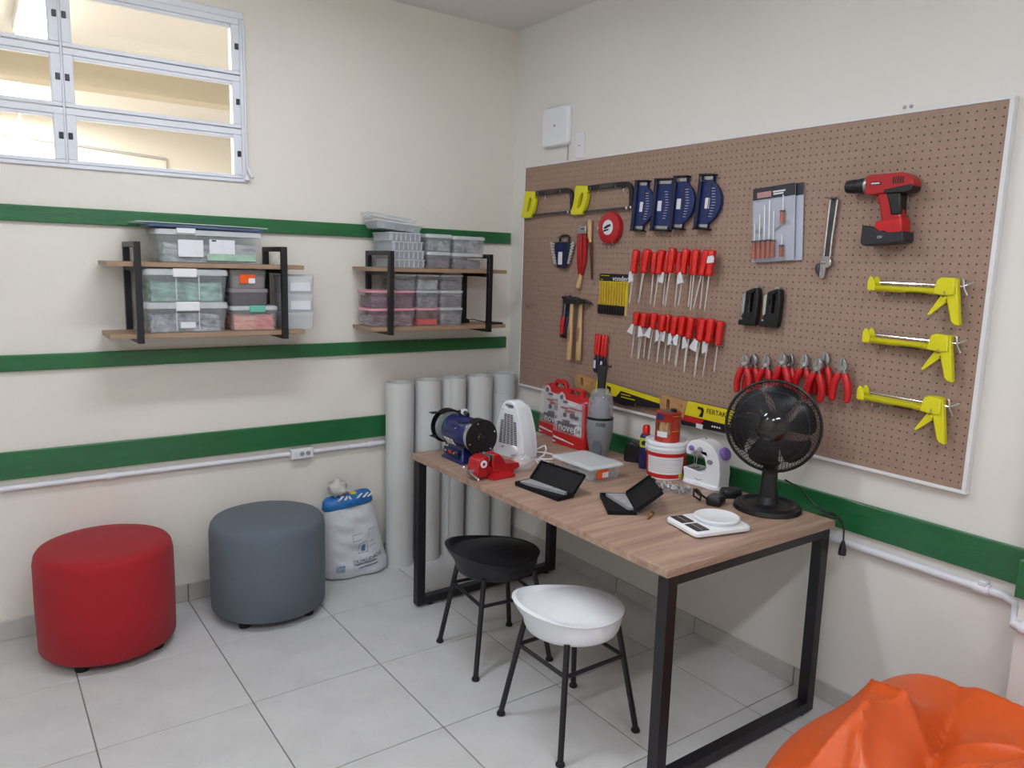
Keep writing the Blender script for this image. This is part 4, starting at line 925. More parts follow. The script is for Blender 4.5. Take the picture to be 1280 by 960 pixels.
# --- bench grinder: axis along local x, front towards -y
t = on('bench_grinder', 'blue bench grinder with black wheel guards at the left end of the table', 'grinder', -.815, -.815, R(-90))
MB().loft([rr(.185, .125, .012, 0), rr(.185, .125, .012, .010), rr(.17, .11, .012, .016), rr(.13, .085, .012, .060), rr(.12, .08, .012, .075)]).build('base', M_blue, t)
ax = Matrix.Translation((0, 0, .130)) @ Matrix.Rotation(PI/2, 4, 'Y')
MB().lathe([(.03, -.095), (.058, -.092), (.068, -.078), (.071, -.05), (.071, .05), (.068, .078), (.058, .092), (.03, .095)], 30, ax).build('motor', M_blue, t)
MB().bb(-.06, .06, -.0645, -.055, .028, .058, Matrix.Rotation(R(0), 4, 'X')).build('switch_plate', M_navy, t, bevel=.002)
for x in (-.035, .035): MB().cyl((x, -.07, .043), (x, -.06, .043), .005, n=10).build('screw', M_chrome, t)
MB().bb(-.012, .012, -.072, -.060, .036, .050).build('switch', M_redp, t, bevel=.002)
lab = Matrix.Translation((0, 0, .130)) @ Matrix.Rotation(R(38), 4, 'X')
MB().bb(-.058, -.012, -.0722, -.0690, -.020, .018, lab).build('rating_label', M_paper, t); MB().bb(.0, .012, -.0722, -.0690, -.022, .018, lab).build('rating_label', M_paper, t)
MB().tube([(.034, -.066, .154), (.045, -.063, .162), (.055, -.060, .154), (.05, -.066, .144)], .0015, 5).build('arrow_mark', M_whitem, t)
for k in (-1, 1):
    x = k*.122
    wm = Matrix.Translation((x, 0, .130)) @ Matrix.Rotation(PI/2, 4, 'Y')
    MB().lathe([(.012, -.010), (.070, -.010), (.071, -.008), (.071, .008), (.070, .010), (.012, .010)], 36, wm).build('grinding_wheel', M_greyl if k > 0 else mat('wheel_grey', '#8c9296', .8, var=.08), t)
    # guard: open towards the front
    b = MB(); lo = []
    for a in range(-62, 136, 11):
        ca, sa = math.cos(R(a)), math.sin(R(a)); rr_ = .080
        lo.append([(x-.017-.013*(k<0), rr_*ca, .130+rr_*sa), (x+.017+.013*(k>0), rr_*ca, .130+rr_*sa), (x+.017+.013*(k>0), (rr_-.003)*ca, .130+(rr_-.003)*sa), (x-.017-.013*(k<0), (rr_-.003)*ca, .130+(rr_-.003)*sa)])
    b.loft(lo); b.build('guard_band', M_dark, t)
    pl_ = [(.081*math.cos(R(a)), .130+.081*math.sin(R(a))) for a in range(0, 360, 9)]
    b = MB(); Mz = Matrix.Rotation(PI/2, 4, 'Z'); MB.prism(b, [(p[0], p[1]) for p in pl_], -x-k*.030-.002, -x-k*.030+.002, M=Mz); g = b.build('guard_cover', M_dark, t, bevel=.001)
    for a in (20, 110, 200, -50): MB().cyl((x+k*.036, .068*math.cos(R(a)), .130+.068*math.sin(R(a))), (x+k*.031, .068*math.cos(R(a)), .130+.068*math.sin(R(a))), .0045, n=8).build('screw', M_chrome, g)
    MB().lathe([(.022, 0), (.018, .004), (.001, .005)], 18, Matrix.Translation((x+k*.033, 0, .130)) @ Matrix.Rotation(k*PI/2, 4, 'Y')).build('hub', M_gloss, g)
    MB().bb(x-.02, x+.02, -.094, -.072, .088, .094).build('tool_rest', M_dark, t, bevel=.002)
    MB().bb(x-.016, x+.016, -.10, -.06, .198, .203, Matrix.Identity(4)).build('spark_arrester', M_dark, t, bevel=.002)
MB().tube([(-.03, 0, .195), (-.035, 0, .212), (0, 0, .220), (.035, 0, .212), (.03, 0, .195)], .010, 8).build('carry_handle', M_dark, t)
MB().bb(-.004, .014, -.013, .013, .21, .231).build('handle_label', M_paper, t, bevel=.002)
MB().cyl((-.085, -.02, .01), (-.085, -.02, .045), .006, n=8).tube([(-.085, -.02, .045), (-.10, -.03, .062), (-.08, -.04, .058)], .004, 6).build('bracket', M_steel, t)
# --- bench vise (axis along local x, front jaw at -x)
t = on('bench_vise', 'small red bench vise with a steel screw handle near the table edge', 'vise', -.845, -1.115, R(2))
MB().prism([(-.11, .012), (-.115, .05), (-.105, .088), (-.08, .098), (-.055, .098), (-.052, .062), (-.060, .040), (-.056, .014)], -.036, .036).build('front_jaw', M_redp, t, bevel=.006, seg=3)
MB().prism([(-.028, .0), (-.03, .046), (-.036, .060), (-.036, .100), (.0, .102), (.022, .082), (.036, .056), (.105, .052), (.112, .030), (.085, .022), (.072, 0)], -.034, .034).build('fixed_jaw', M_redp, t, bevel=.006, seg=3)
MB().bb(-.095, .05, -.024, .024, .018, .050).build('slide', M_redp, t, bevel=.003)
MB().loft([rr(.13, .12, .02, 0, cx=.01), rr(.13, .12, .02, .010, cx=.01), rr(.09, .08, .02, .022, cx=.01)]).build('base', M_redp, t)
MB().bb(-.054, -.050, -.036, .036, .078, .100).build('jaw_plate', M_steel, t, bevel=.001); MB().bb(-.038, -.034, -.036, .036, .078, .102).build('jaw_plate', M_steel, t, bevel=.001)
MB().cyl((-.135, 0, .034), (-.105, 0, .034), .011, n=14).build('screw_head', M_steel, t)
MB().tube([(-.126, -.062, .018), (-.126, 0, .034), (-.126, .04, .044)], .004, 8).sphere((-.126, -.064, .0175), .007, 10, 6).sphere((-.126, .042, .0445), .007, 10, 6).build('handle_bar', M_chrome, t)
o = MB().prism(circ(.016, 18, -.082, .070), -.0385, -.0365).build('emblem', M_paper, t); MB().prism(circ(.007, 12, -.082, .070), -.0395, -.038).build('emblem_mark', M_redp, o)
t2 = on('plastic_bag', 'crumpled clear plastic bag lying behind the red vise', 'plastic bag', -.675, -1.085, 0)
bm = bmesh.new(); bmesh.ops.create_icosphere(bm, subdivisions=3, radius=.045); rnd = random.Random(9)
for v in bm.verts: v.co = Vector((v.co.x*1.3+.2*v.co.z, v.co.y*1.1, v.co.z*.75))*(.7+.5*rnd.random()); v.co.z = max(v.co.z, -.030)
me = bpy.data.meshes.new('film'); bm.to_mesh(me); bm.free(); me.materials.append(mat('film_clear', '#e6e6ea', .1, alpha=.28)); me.polygons.foreach_set('use_smooth', [True]*len(me.polygons))
o = bpy.data.objects.new('film', me); COL.objects.link(o); o.parent = t2; o.location = (0, 0, .0305)
# --- fan heater
t = on('fan_heater', 'white upright fan heater with a slotted grille and carrying hole', 'heater', -.555, -.872, R(-80))
def hw(z): return .098*(1-(max(0, z-.02)/.245)**1.9*.66)
out = [(-hw(z), z) for z in [.0, .04, .08, .12, .16, .2, .23]] + [(-.040, .247), (-.024, .259), (0, .264), (.024, .259), (.040, .247)] + [(hw(z), z) for z in [.23, .2, .16, .12, .08, .04, .0]]
hole = [(x*.026, .236+z*.010) for x, z in circ(1, 16)]
MB().prism(out, -.058, .006, [hole]).build('front_shell', M_white, t, bevel=.012, seg=3)
out2 = [(x*.93, .004+z*.90) for x, z in out if True]
MB().prism(out2, .006, .044, [[(x*.034, .228+z*.006) for x, z in circ(1, 16)]] if 0 else ()).build('rear_shell', M_white, t, bevel=.02, seg=3)
g = MB().prism([(x*.82, .055+z*.58) for x, z in out], -.0592, -.0575).build('grille_panel', M_white, t)
for r_ in range(18):
    z = .064+r_*.0079
    for c_ in range(5):
        x = (c_-2)*.0245*(1-.24*(r_/18)); ww = .0095*(1-.2*(r_/18))
        if abs(x)+ww > .80*hw((z-.055)/.58): continue
        MB().bb(x-ww, x+ww, -.0602, -.0588, z-.0022, z+.0022).build('grille_slot', M_dark, g)
for z, wd in ((.218, .014), (.045, .012), (.040, .02)): MB().bb(-.04-wd/2, -.04+wd/2, -.0592, -.0575, z-.0012, z+.0012).build('printed_line', M_greyl, t)
MB().lathe([(.022, 0), (.021, .010), (.018, .014), (.001, .014)], 20, Matrix.Translation((.042, -.058, .040)) @ Matrix.Rotation(PI/2, 4, 'X')).build('dial', M_white, t)
MB().prism(circ(.003, 8, -.03, .045), -.0595, -.0575).build('indicator', M_dark, t)
MB().tube([(.05, .042, .02), (.085, .10, .012), (.115, .115, .008), (.16, .10, .0045), (.17, .06, .0045), (.15, .03, .0045), (.13, .02, .0045), (.13, -.01, .006), (.17, -.04, .0045), (.215, -.035, .0045), (.23, -.05, .005)], .0038, 8).build('cord', M_white, t)
MB().tube([(.06, .042, .02), (.10, .07, .05), (.125, .06, .058), (.14, .05, .045), (.13, .045, .015), (.11, .05, .006), (.14, .0, .0045), (.19, .0, .0045)], .0038, 8).build('cord', M_white, t)
MB().loft([rr(.018, .012, .003, 0), rr(.026, .016, .004, .025), rr(.030, .016, .004, .034)], M=Matrix.Translation((.228, -.048, .012)) @ Matrix.Rotation(R(85), 4, 'Y') @ Matrix.Rotation(R(0), 4, 'Z')).build('plug', M_white, t)
# --- red accessory cases
def nove(x, y, rot, label, H, strip):
    t = on('drill_bit_case', label, 'tool case', x, y, rot, 'red accessory cases')
    W = .122
    out = [(-W, 0), (-W-.004, .05), (-W+.004, .235), (-W+.014, .262), (-W+.045, .270), (-W+.062, .262), (-.040, .285), (-.02, H), (.03, H), (.058, .282), (W-.062, .254), (W-.030, .252), (W-.012, .238), (W-.004, .2), (W+.002, .05), (W, 0)]
    MB().prism(out, .012, .034, [[(-.034, .262), (-.022, .278), (.028, .278), (.044, .262), (.04, .256), (-.03, .256)]]).build('back_shell', M_red, t, bevel=.004)
    MB().prism([(-W, 0), (-W-.002, .066), (W, .058), (W, 0)], -.018, .012).build('bottom_tray', M_red, t, bevel=.004)
    if strip: MB().prism([(W-.028, .0), (W-.032, .225), (W-.020, .232), (W-.006, .2), (W, 0)], -.019, .012).build('side_strip', M_red, t, bevel=.003)
    ins = [(-W+.006, .06), (-W+.010, .232), (-W+.030, .258), (-W+.05, .25), (-W+.06, .225), (W-.055, .215), (W-.035, .236), (W-.015, .225), (W-.01, .06)]
    MB().prism(ins, .006, .0118).build('insert_card', mat('insert_card', '#b9b4ba', .6, hex2='#d9d8dc', vscale=18), t)
    MB().prism([(-.02+p[0]*0-.075+.0, .06) if 0 else (-W+.012, .064), (-W+.012, .112), (.058 if strip else W-.012, .112), (.058 if strip else W-.012, .064)], .003, .0065).build('dark_band', mat('dark_band', '#2a2028', .5, var=.1), t)
    text('nove', 'lettering', M_whitem, t, .060, (-.044, .0022, .086), sx=.95)
    o = MB().prism(circ(.030, 22, .048, .082), -.001, .003).build('number_disc', M_paper, t)
    text('54', 'lettering', mat('dark_band', '#2a2028'), o, .034, (.048, -.0016, .082))
    rnd = random.Random(3 if strip else 5)
    for (a, b_, w_, h_, m_) in ((-.055, .215, .03, .012, M_navy), (-.01, .205, .05, .010, M_paper), (.02, .19, .09, .006, M_redp), (-.06, .185, .05, .008, M_redp), (-.055, .150, .022, .022, M_dark), (0, .152, .034, .026, M_steeld), (.045, .146, .024, .018, M_dark), (-.02, .172, .07, .010, M_redp), (-.045, .118, .05, .014, M_steeld), (.03, .12, .045, .012, M_paper), (-.085, .235, .016, .022, M_navy)):
        if strip and a > .035: a = .03
        MB().prism(rr2(w_, h_, min(w_, h_)*.35, 3, a, b_), .000, .0065).build('tool_piece', m_, t)
    cl = [(p[0], p[1]) for p in ins]
    MB().prism(cl, -.020, .005).build('clear_cover', mat('case_clear', '#eceef2', .1, alpha=.16), t, bevel=.004)
    for (p) in ([(-W+.01, .040), (.04, .022), (.04, .018), (-W+.01, .030)], [(-W+.005, .018), (-W+.035, .012), (-W+.005, .006)]): MB().prism(p, -.0192, -.0178).build('white_stripe', M_paper, t)
    return t
nove(-.150, -.655, R(-90), 'red and clear accessory case further from the vacuum, carrying handle up', .300, False)
nove(-.225, -.870, R(-88), 'red and clear accessory case standing next to the grey hand vacuum', .288, True)
# --- hand vacuum
t = on('hand_vacuum', 'grey upright hand vacuum with clear dust cup and black nozzle', 'vacuum', -.235, -1.085, R(-55))
MB().lathe([(.020, 0), (.034, .004), (.045, .03), (.056, .08), (.0615, .13), (.062, .172), (.060, .182)], 28, sy=.92).build('body', M_greyp, t)
MB().lathe([(.0615, .181), (.0625, .183), (.0625, .190), (.0605, .192)], 28, sy=.92).build('ring', M_dark, t)
MB().lathe([(.0600, .191), (.0600, .235), (.0565, .272), (.049, .298), (.036, .318), (.024, .326)], 28, sy=.92, caps=False).build('dust_cup', mat('smoke_clear', '#c4c7cd', .06, alpha=.35), t)
MB().lathe([(.048, .192), (.046, .225), (.040, .255), (.030, .28), (.001, .285)], 24, sy=.92).build('filter', mat('filter_grey', '#6d7078', .5, var=.2), t)
MB().loft([rr(.030, .026, .006, .270), rr(.036, .03, .006, .33), rr(.040, .030, .006, .40), rr(.050, .028, .006, .425), rr(.052, .028, .006, .432)]).build('nozzle', M_dark, t)
MB().bb(.0, .042, -.013, .013, .424, .432).build('nozzle_lip', M_dark, t, bevel=.003)
MB().prism([(-.022, .012), (-.026, .06), (-.014, .085), (.014, .085), (.026, .06), (.022, .012), (0, .006)], -.054, -.040).build('grip_recess', mat('recess_shade', '#5b5e66', .5), t, bevel=.004)  # darker pad; its tone paints the shade of the grip hollow
MB().sphere((-.03, -.048, .145), .006, 10, 6).build('button', M_greyl, t)
for k in range(6): MB().bb(-.005+k*.008, -.0025+k*.008, -.0585, -.054, .155, .172).build('vent_slot', M_dark, t)
t = on('charger_bundle', 'black charger and tangled cord behind the hand vacuum', 'charger', -.145, -1.235, R(-60))
MB().prism([(-.05, 0), (.045, 0), (.05, .03), (.03, .075), (-.02, .10), (-.045, .07)], -.03, .03).build('body', M_dark, t, bevel=.012)
MB().tube([(.045, -.01, .03), (.07, -.02, .045), (.085, -.03, .02), (.075, -.045, .004), (.05, -.05, .004), (.06, -.03, .02), (.09, -.04, .03), (.10, -.05, .004)], .0028, 6).build('cord', M_dark, t)
# --- clear lidded box
t = on('storage_box', 'low clear lidded box with an orange price sticker on the table', 'storage box', -.478, -1.282, R(-90))
MB().loft([rr(.235, .165, .018, 0), rr(.245, .175, .018, .056)], caps=False).add(rr(.235, .165, .018, .0006), [tuple(range(20))]).build('body', M_clear, t)
MB().loft([rr(.245, .175, .02, .055), rr(.268, .195, .022, .055), rr(.268, .195, .022, .061), rr(.255, .182, .02, .066), rr(.22, .15, .02, .066)]).build('lid', M_clear2, t)
MB().bb(.1185, .1225, -.050, .012, .010, .048).build('orange_sticker', M_orange, t); MB().bb(.119, .1235, -.022, .010, .014, .036).build('barcode_label', M_paper, t)
stuffing(.20, .14, .030, J_pale, t)
# --- open black cases
def open_case(x, y, rot, label, W, D, lid_a, Ld):
    t = on('instrument_case', label, 'case', x, y, rot, 'open black cases')
    MB().bb(-W/2, W/2, -D/2, D/2, 0, .006).bb(-W/2, W/2, -D/2, -D/2+.006, .006, .018).bb(-W/2, W/2, D/2-.006, D/2, .006, .018).bb(-W/2, -W/2+.006, -D/2+.006, D/2-.006, .006, .018).bb(W/2-.006, W/2, -D/2+.006, D/2-.006, .006, .018).build('base', M_case, t, bevel=.0015)
    MB().add([(-W/2+.008, D/2-.008, .0175), (-W/2+.008, -D/2+.022, .0175), (W/2-.03, D/2-.022, .0175), (W/2-.03, D/2-.008, .0175), (-W/2+.008, D/2-.008, .0065), (-W/2+.008, -D/2+.022, .0065), (W/2-.03, D/2-.022, .0065), (W/2-.03, D/2-.008, .0065)], [(0, 1, 2, 3), (4, 7, 6, 5), (0, 4, 5, 1), (1, 5, 6, 2), (2, 6, 7, 3), (3, 7, 4, 0)]).build('foam', M_foam, t)
    L = bpy.data.objects.new('lid_pivot', None)
    M = Matrix.Translation((0, D/2+.001, .014)) @ Matrix.Rotation(lid_a, 4, 'X')
    b = MB().bb(-W/2, W/2, 0, Ld, -.003, .003, M).bb(-W/2, W/2, Ld-.005, Ld, .003, .012, M).bb(-W/2, -W/2+.005, 0, Ld-.005, .003, .012, M).bb(W/2-.005, W/2, 0, Ld-.005, .003, .012, M)
    bpy.data.objects.remove(L)
    ld = b.build('lid', M_case, t, bevel=.001)
    for x_ in (-W*.28, W*.28): MB().bb(x_-.012, x_+.012, Ld, Ld+.006, -.003, .006, M).build('catch', M_dark, ld, bevel=.001)
    for x_ in (-W*.2, W*.2): MB().cyl((x_, D/2, .008), (x_+.02, D/2, .008), .005, n=8).build('hinge', M_dark, t)
    return t
open_case(-.802, -1.398, R(-86), 'open black caliper case nearest the table front, wide lid leaning back', .255, .085, R(48), .088)
open_case(-.672, -1.680, R(-124), 'open black instrument case beside the loose screw, lid leaning right', .215, .105, R(38), .115)
# --- screws and fittings
t = on('wood_screw', 'small brass coloured bit lying in front of the open black case', 'screw', -.664, -1.838, R(30))
MB().tube([(-.034, 0, .005), (-.012, 0, .005), (.006, 0, .005), (.008, 0, .006), (.03, 0, .006)], [.0025, .0045, .0045, .0065, .006], 8).build('shank', M_brass, t)
MB().cyl((.028, 0, .006), (.038, 0, .006), .007, n=8).build('head', mat('dark_brass', '#6b4a30', .4, .7), t)
t = on('wire_nut', 'small copper fitting standing behind the lid of the open case', 'fitting', -.43, -1.60, 0)
MB().lathe([(.012, 0), (.013, .008), (.008, .014), (.006, .026), (.003, .03)], 12).build('body', M_brass, t); MB().cyl((-.008, 0, .026), (.010, .004, .032), .003, n=6).build('pin', M_steeld, t)
t = on('hardware_bag', 'clear bag of shiny metal nuts and fittings beside the sewing machine', 'bag of fittings', -.352, -1.648, R(-60))
rnd = random.Random(12)
for k in range(44):
    x, y = rnd.uniform(-.075, .075), rnd.uniform(-.03, .03); r_ = rnd.uniform(.007, .012); z = r_*1.1+rnd.choice((0, 0, .008))
    M = Matrix.Translation((x, y, z)) @ Euler((rnd.uniform(0, 3), rnd.uniform(0, 3), 0)).to_matrix().to_4x4()
    if k % 2: MB().lathe([(r_*.5, -r_*.5), (r_, -r_*.5), (r_, r_*.5), (r_*.5, r_*.5), (r_*.5, -r_*.5)], 6, M, caps=False).build('nut', M_chrome, t)
    else: MB().cyl((0, 0, -r_*1.2), (0, 0, r_*1.2), r_*.6, n=8, M=M).build('spacer', M_steel, t)
MB().loft([rr(.19, .085, .03, .001), rr(.20, .095, .035, .012), rr(.14, .06, .03, .026)]).build('film', mat('film_thin', '#e6e6ea', .08, alpha=.10), t)
# --- spray can, bucket, varnish can
t = on('spray_can', 'dark blue spray can with a red cap behind the white bucket', 'spray can', -.190, -1.340, R(-55))
MB().lathe([(.024, 0), (.026, .003), (.026, .142), (.022, .152), (.016, .156)], 24).build('can', mat('spray_blue', '#20245e', .3, var=.1), t)
MB().lathe([(.0264, .098), (.0264, .140)], 24, caps=False).build('yellow_band', mat('spray_yellow', '#c8cc2c', .35, var=.1), t)
MB().lathe([(.012, .152), (.0165, .156), (.0165, .186), (.013, .194), (.001, .194)], 20).build('cap', M_redt, t)
MB().prism(circ(.011, 14, -.004, .118), -.0272, -.0258).build('emblem', M_navy, t)
bk = on('bucket', 'white lidded plastic bucket with a red and white label', 'bucket', -.205, -1.478, R(-56))
MB().lathe([(.076, 0), (.079, .003), (.086, .125), (.0865, .128)], 40).build('pail', M_white, bk)
MB().lathe([(.0868, .126), (.0905, .128), (.0905, .136), (.0885, .138), (.0885, .146), (.0915, .148), (.0915, .158), (.089, .162), (.080, .162), (.078, .156), (.001, .156)], 40).build('lid', M_white, bk)
def wrap(a0, a1, z0, z1, r0, r1, m, name, n=24):
    b = MB(); V = []; F_ = []
    for i in range(n+1):
        a = R(a0+(a1-a0)*i/n)
        for (r_, z) in ((r0, z0), (r1, z1)): V.append((r_*math.sin(a), -r_*math.cos(a), z))
    for i in range(n): F_.append((2*i, 2*i+2, 2*i+3, 2*i+1))
    b.add(V, F_); return b.build(name, m, bk)
wrap(-120, 95, .008, .116, .0800, .0862, M_red, 'label')
wrap(-52, 66, .026, .100, .0816, .0857, M_whitem, 'label_panel')
for k in range(7): wrap(-44, 50-6*(k % 3), .038+k*.0085, .0392+k*.0085, .0826+k*.0005, .0827+k*.0005, M_greyl, 'printed_line', 10)
wrap(52, 78, .010, .026, .0808, .0818, M_yels, 'yellow_corner', 6)
MB().tube([(-.09*math.cos(R(a)), -.045*math.sin(R(a))*.4-.0, .125-.06*math.sin(R(a))) for a in (0, 20, 40)] , .0025, 6).build('bail_handle', M_white, bk)
t = on('varnish_can', 'red metal varnish can standing on the bucket lid', 'paint can', -.205, -1.478, R(-56), z=TZ+.1565)
MB().lathe([(.052, 0), (.0535, .001), (.054, .003), (.0525, .006), (.0525, .118), (.054, .121), (.054, .124), (.051, .125)], 32).build('tin', mat('varnish_red', '#a8281a', .3, var=.15, vscale=12), t)
MB().lathe([(.0515, .1245), (.05, .122), (.03, .124), (.024, .128), (.001, .128)], 28).build('top', M_steel, t)
MB().cyl((.02, .0, .124), (.02, .0, .138), .013, n=14).build('cap', M_dark, t)
bk2 = bk; bk = t
wrap(-52, -14, .094, .120, .0532, .0532, M_blue, 'logo'); wrap(-50, 22, .034, .086, .0531, .0531, mat('wood_print', '#4c2a1c', .4, hex2='#c8a070', vscale=40, stretch=(1, 1, .3)), 'picture')
wrap(-44, 8, .022, .046, .0536, .0536, M_paper, 'price_label'); wrap(28, 80, .112, .114, .0532, .0532, M_yels, 'gold_line'); wrap(28, 80, .048, .050, .0532, .0532, M_yels, 'gold_line')
for k in range(6): wrap(34, 74, .058+k*.008, .0592+k*.008, .0531, .0531, mat('print_pink', '#c8705c', .5), 'printed_line', 6)
bk = bk2
# --- mini sewing machine
t = on('sewing_machine', 'small white sewing machine with a purple hand wheel', 'sewing machine', -.160, -1.662, R(-86))
MB().loft([rr(.185, .095, .03, 0), rr(.190, .10, .03, .004), rr(.186, .096, .03, .014), rr(.170, .082, .03, .018)]).build('foot_plate', M_white, t)
out = [(-.088, .012), (-.086, .030), (-.092, .062), (-.086, .066), (-.020, .058), (.004, .056), (.018, .066), (.022, .088), (.012, .118), (-.004, .134), (-.030, .142), (-.050, .138), (-.056, .124), (-.078, .122), (-.084, .140), (-.076, .164), (-.058, .182), (-.03, .191), (.01, .189), (.045, .174), (.070, .150), (.084, .116), (.090, .07), (.088, .02), (.086, .012)]
MB().prism(out, -.036, .036).build('body', M_white, t, bevel=.009, seg=3)
MB().bb(-.082, -.016, -.032, .032, .0665, .0685).build('needle_plate', M_steel, t)
MB().cyl((-.060, -.004, .068), (-.060, -.004, .124), .0018, n=6).cyl((-.042, -.012, .068), (-.042, -.012, .14), .0025, n=6).build('needle_bar', M_chrome, t)
MB().bb(-.056, -.036, -.022, .006, .070, .073).build('presser_foot', M_steel, t, bevel=.001)
for (x, z, m_) in ((-.052, .152, M_purple), (-.010, .152, M_greyl)):
    MB().lathe([(.011, 0), (.012, .003), (.011, .008), (.005, .011), (.001, .011)], 16, Matrix.Translation((x, -.036, z)) @ Matrix.Rotation(PI/2, 4, 'X')).build('dial', m_, t)
MB().prism([(.04+x*.014, .110+z*.010) for x, z in circ(1, 16)], -.0385, -.0355).build('button', M_greyp, t)
MB().prism([(-.03, .030), (-.01, .026), (.008, .032), (.008, .029), (-.01, .023), (-.03, .027)], -.0372, -.0355).build('emblem', M_greyl, t)
MB().lathe([(.020, 0), (.026, .003), (.027, .016), (.022, .022), (.012, .024), (.001, .024)], 24, Matrix.Translation((.078, -.004, .146)) @ Matrix.Rotation(R(62), 4, 'Y')).build('hand_wheel', M_purple, t)
MB().cyl((-.018, .01, .188), (-.018, .01, .194), .003, n=8).build('thread_guide', M_dark, t)
# --- power adapters
for i, (x, y, a, lb) in enumerate(((-.330, -1.856, 20, 'black power adapter with cord, front of the two by the fan base'), (-.205, -1.826, -30, 'black power adapter right behind the first one'))):
    t = on('power_adapter', lb, 'adapter', x, y, R(a), 'black adapters')
    MB().loft([rr(.072, .052, .012, 0), rr(.078, .058, .014, .008), rr(.078, .058, .014, .026), rr(.068, .048, .012, .034)]).build('body', M_dark, t)
    if i == 0: MB().tube([(-.03, .02, .02), (-.05, .04, .04), (-.02, .07, .05), (.0, .06, .03), (-.03, .05, .012), (-.05, .07, .03), (-.01, .085, .045), (.01, .07, .02), (-.02, .06, .03), (-.04, .055, .05)], .0042, 8).build('cord', M_dark, t)
# --- kitchen scale
t = on('kitchen_scale', 'white digital kitchen scale with a round platform', 'scale', -.565, -2.018, R(-103))
MB().loft([rr(.172, .222, .014, .004), rr(.180, .230, .018, .008), rr(.180, .230, .018, .018), rr(.170, .22, .016, .024)]).build('body', M_white, t)
for x in (-.043, .043): MB().loft([rr(.074, .052, .004, .0235, cx=x, cy=-.078), rr(.074, .052, .004, .0250, cx=x, cy=-.078)]).build('control_panel', mat('panel_dark', '#2c2a33', .25, var=.1), t)
for x in (-.043, .043): MB().bb(x-.03, x+.03, -.080, -.077, .0246, .0256).build('panel_mark', M_greyp, t)
MB().lathe([(.068, .022), (.076, .030), (.078, .034), (.078, .038), (.074, .040), (.068, .0375), (.001, .037)], 44, Matrix.Translation((0, .034, 0))).build('platform', M_white, t)
for (x, y) in ((-.07, -.09), (.07, -.09), (-.07, .09), (.07, .09)): MB().cyl((x, y, 0), (x, y, .006), .009, n=10).build('foot', M_rub, t)
# --- fan
t = on('desk_fan', 'black round desk fan standing at the right end of the table', 'fan', -.205, -1.995, R(-62))
MB().lathe([(.120, 0), (.124, .004), (.120, .018), (.106, .027), (.098, .026), (.088, .018), (.055, .018), (.042, .026), (.036, .045), (.034, .050)], 44).build('base', M_dark, t)
MB().loft([rr(.072, .060, .02, .030), rr(.060, .052, .018, .10), rr(.052, .046, .016, .17), rr(.050, .046, .016, .24)]).build('stem', M_dark, t)
MB().loft([rr(.05, .05, .02, .24, cy=.01), rr(.06, .075, .02, .27, cy=.02), rr(.06, .08, .02, .30, cy=.02)]).build('neck', M_dark, t)
CZ = .322; Rf = .166
FM = Matrix.Translation((0, -.03, CZ)) @ Matrix.Rotation(R(-4), 4, 'X') @ Matrix.Rotation(PI/2, 4, 'X')   # local z -> towards the front (-y)
MB().lathe([(.02, -.115), (.045, -.105), (.052, -.08), (.052, -.04), (.04, -.03)], 24, FM).build('motor', M_dark, t)
gp = [(.048, .052), (.070, .051), (.10, .046), (.130, .036), (.152, .022), (Rf, .004)]; gr = [(.05, -.038), (.08, -.040), (.115, -.036), (.148, -.02), (Rf, -.002)]
def grille(prof, n, name, tw):
    b = MB()
    for k in range(n):
        pts = []
        for i, (r_, z) in enumerate(prof):
            a = 2*PI*k/n+tw*(r_/Rf)**1.5; pts.append((r_*math.cos(a), r_*math.sin(a), z))
        b.tube(pts, .0015, 4, M=FM, caps=False)
    for (r_, z) in (prof[0], prof[len(prof)//2]):
        b.tube([(r_*math.cos(2*PI*j/48), r_*math.sin(2*PI*j/48), z-.001) for j in range(48)], .0018, 5, closed=True, M=FM)
    return b.build(name, M_grille, t)
grille(gp, 120, 'front_grille', .6); grille(gr, 80, 'rear_grille', -.3)
MB().tube([(Rf*math.cos(2*PI*j/72), Rf*math.sin(2*PI*j/72), .002) for j in range(72)], .0055, 8, closed=True, M=FM).build('rim', M_dark, t)
MB().lathe([(.052, .046), (.053, .054), (.045, .060), (.02, .064), (.001, .065)], 32, FM).build('front_badge', M_gloss, t)
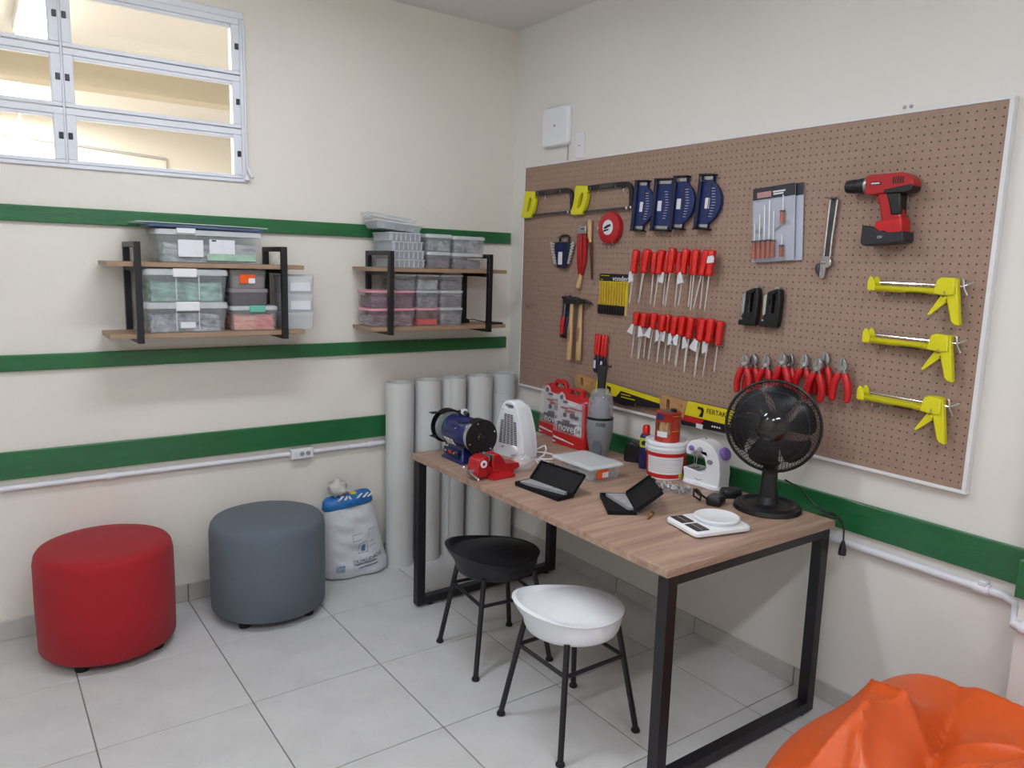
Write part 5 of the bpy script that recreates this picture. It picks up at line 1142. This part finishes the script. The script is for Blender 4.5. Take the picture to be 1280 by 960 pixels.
for k in range(6):
    b = MB(); loops = []; n1, n2 = 7, 9
    V = []; F_ = []
    for i in range(n1):
        u = i/(n1-1); r_ = .035+.116*u
        for j in range(n2):
            v = j/(n2-1)-.5; wd = R(26+30*u); a = 2*PI*k/6+v*wd+.35*u
            edge = 1-abs(v*2)**6*.0
            rr_ = r_*(1-.10*(abs(2*v)**4)*u); V.append((rr_*math.cos(a), rr_*math.sin(a), .004+.034*v*(1-.35*u)+.0))
    N0 = len(V); V += [(p[0], p[1], p[2]-.0018) for p in V]
    for i in range(n1-1):
        for j in range(n2-1):
            q = i*n2+j; F_.append((q, q+1, q+n2+1, q+n2)); F_.append((N0+q, N0+q+n2, N0+q+n2+1, N0+q+1))
    for i in range(n1-1):
        for jj in (0, n2-1): q = i*n2+jj; F_.append((q, q+n2, N0+q+n2, N0+q))
    for j in range(n2-1):
        for ii in (0, n1-1): q = ii*n2+j; F_.append((q, q+1, N0+q+1, N0+q))
    b.add(V, F_, FM); b.build('blade', mat('blade_smoke', '#050609', .45, var=.1, spec=.2), t)
MB().lathe([(.04, -.02), (.042, -.015), (.040, .024), (.032, .030), (.001, .031)], 28, FM).build('hub', M_gloss, t)
inv = Matrix.Rotation(R(62), 4, 'Z')
def wl(x, y, z): v = inv @ Vector((x+.205, y+1.995, 0)); return (v.x, v.y, z-TZ)
MB().tube([wl(-.145, -2.02, .86), wl(-.10, -2.06, .83), wl(-.075, -2.10, .78), wl(-.07, -2.15, .758), wl(-.075, -2.20, .7545), wl(-.085, -2.225, .748), wl(-.085, -2.236, .72), wl(-.088, -2.240, .68)], .0032, 8).build('cord', M_dark, t)
MB().tube([wl(-.062, -2.13, .7545), wl(-.066, -2.18, .7605), wl(-.076, -2.212, .757), wl(-.09, -2.19, .7545), wl(-.10, -2.14, .7545)], .0032, 8).build('cord', M_dark, t)
p = wl(-.088, -2.240, .68); p2 = wl(-.090, -2.242, .628)
MB().tube([p, (p[0], p[1], p[2]-.012), (p[0], p[1], p[2]-.03), (p[0], p[1], p[2]-.052)], [.005, .009, .013, .014], 10).build('plug', M_dark, t)
for k in (-.005, .005): MB().cyl((p[0]+k, p[1], p[2]-.05), (p[0]+k, p[1], p[2]-.068), .0022, n=6).build('plug_pin', M_steel, t)
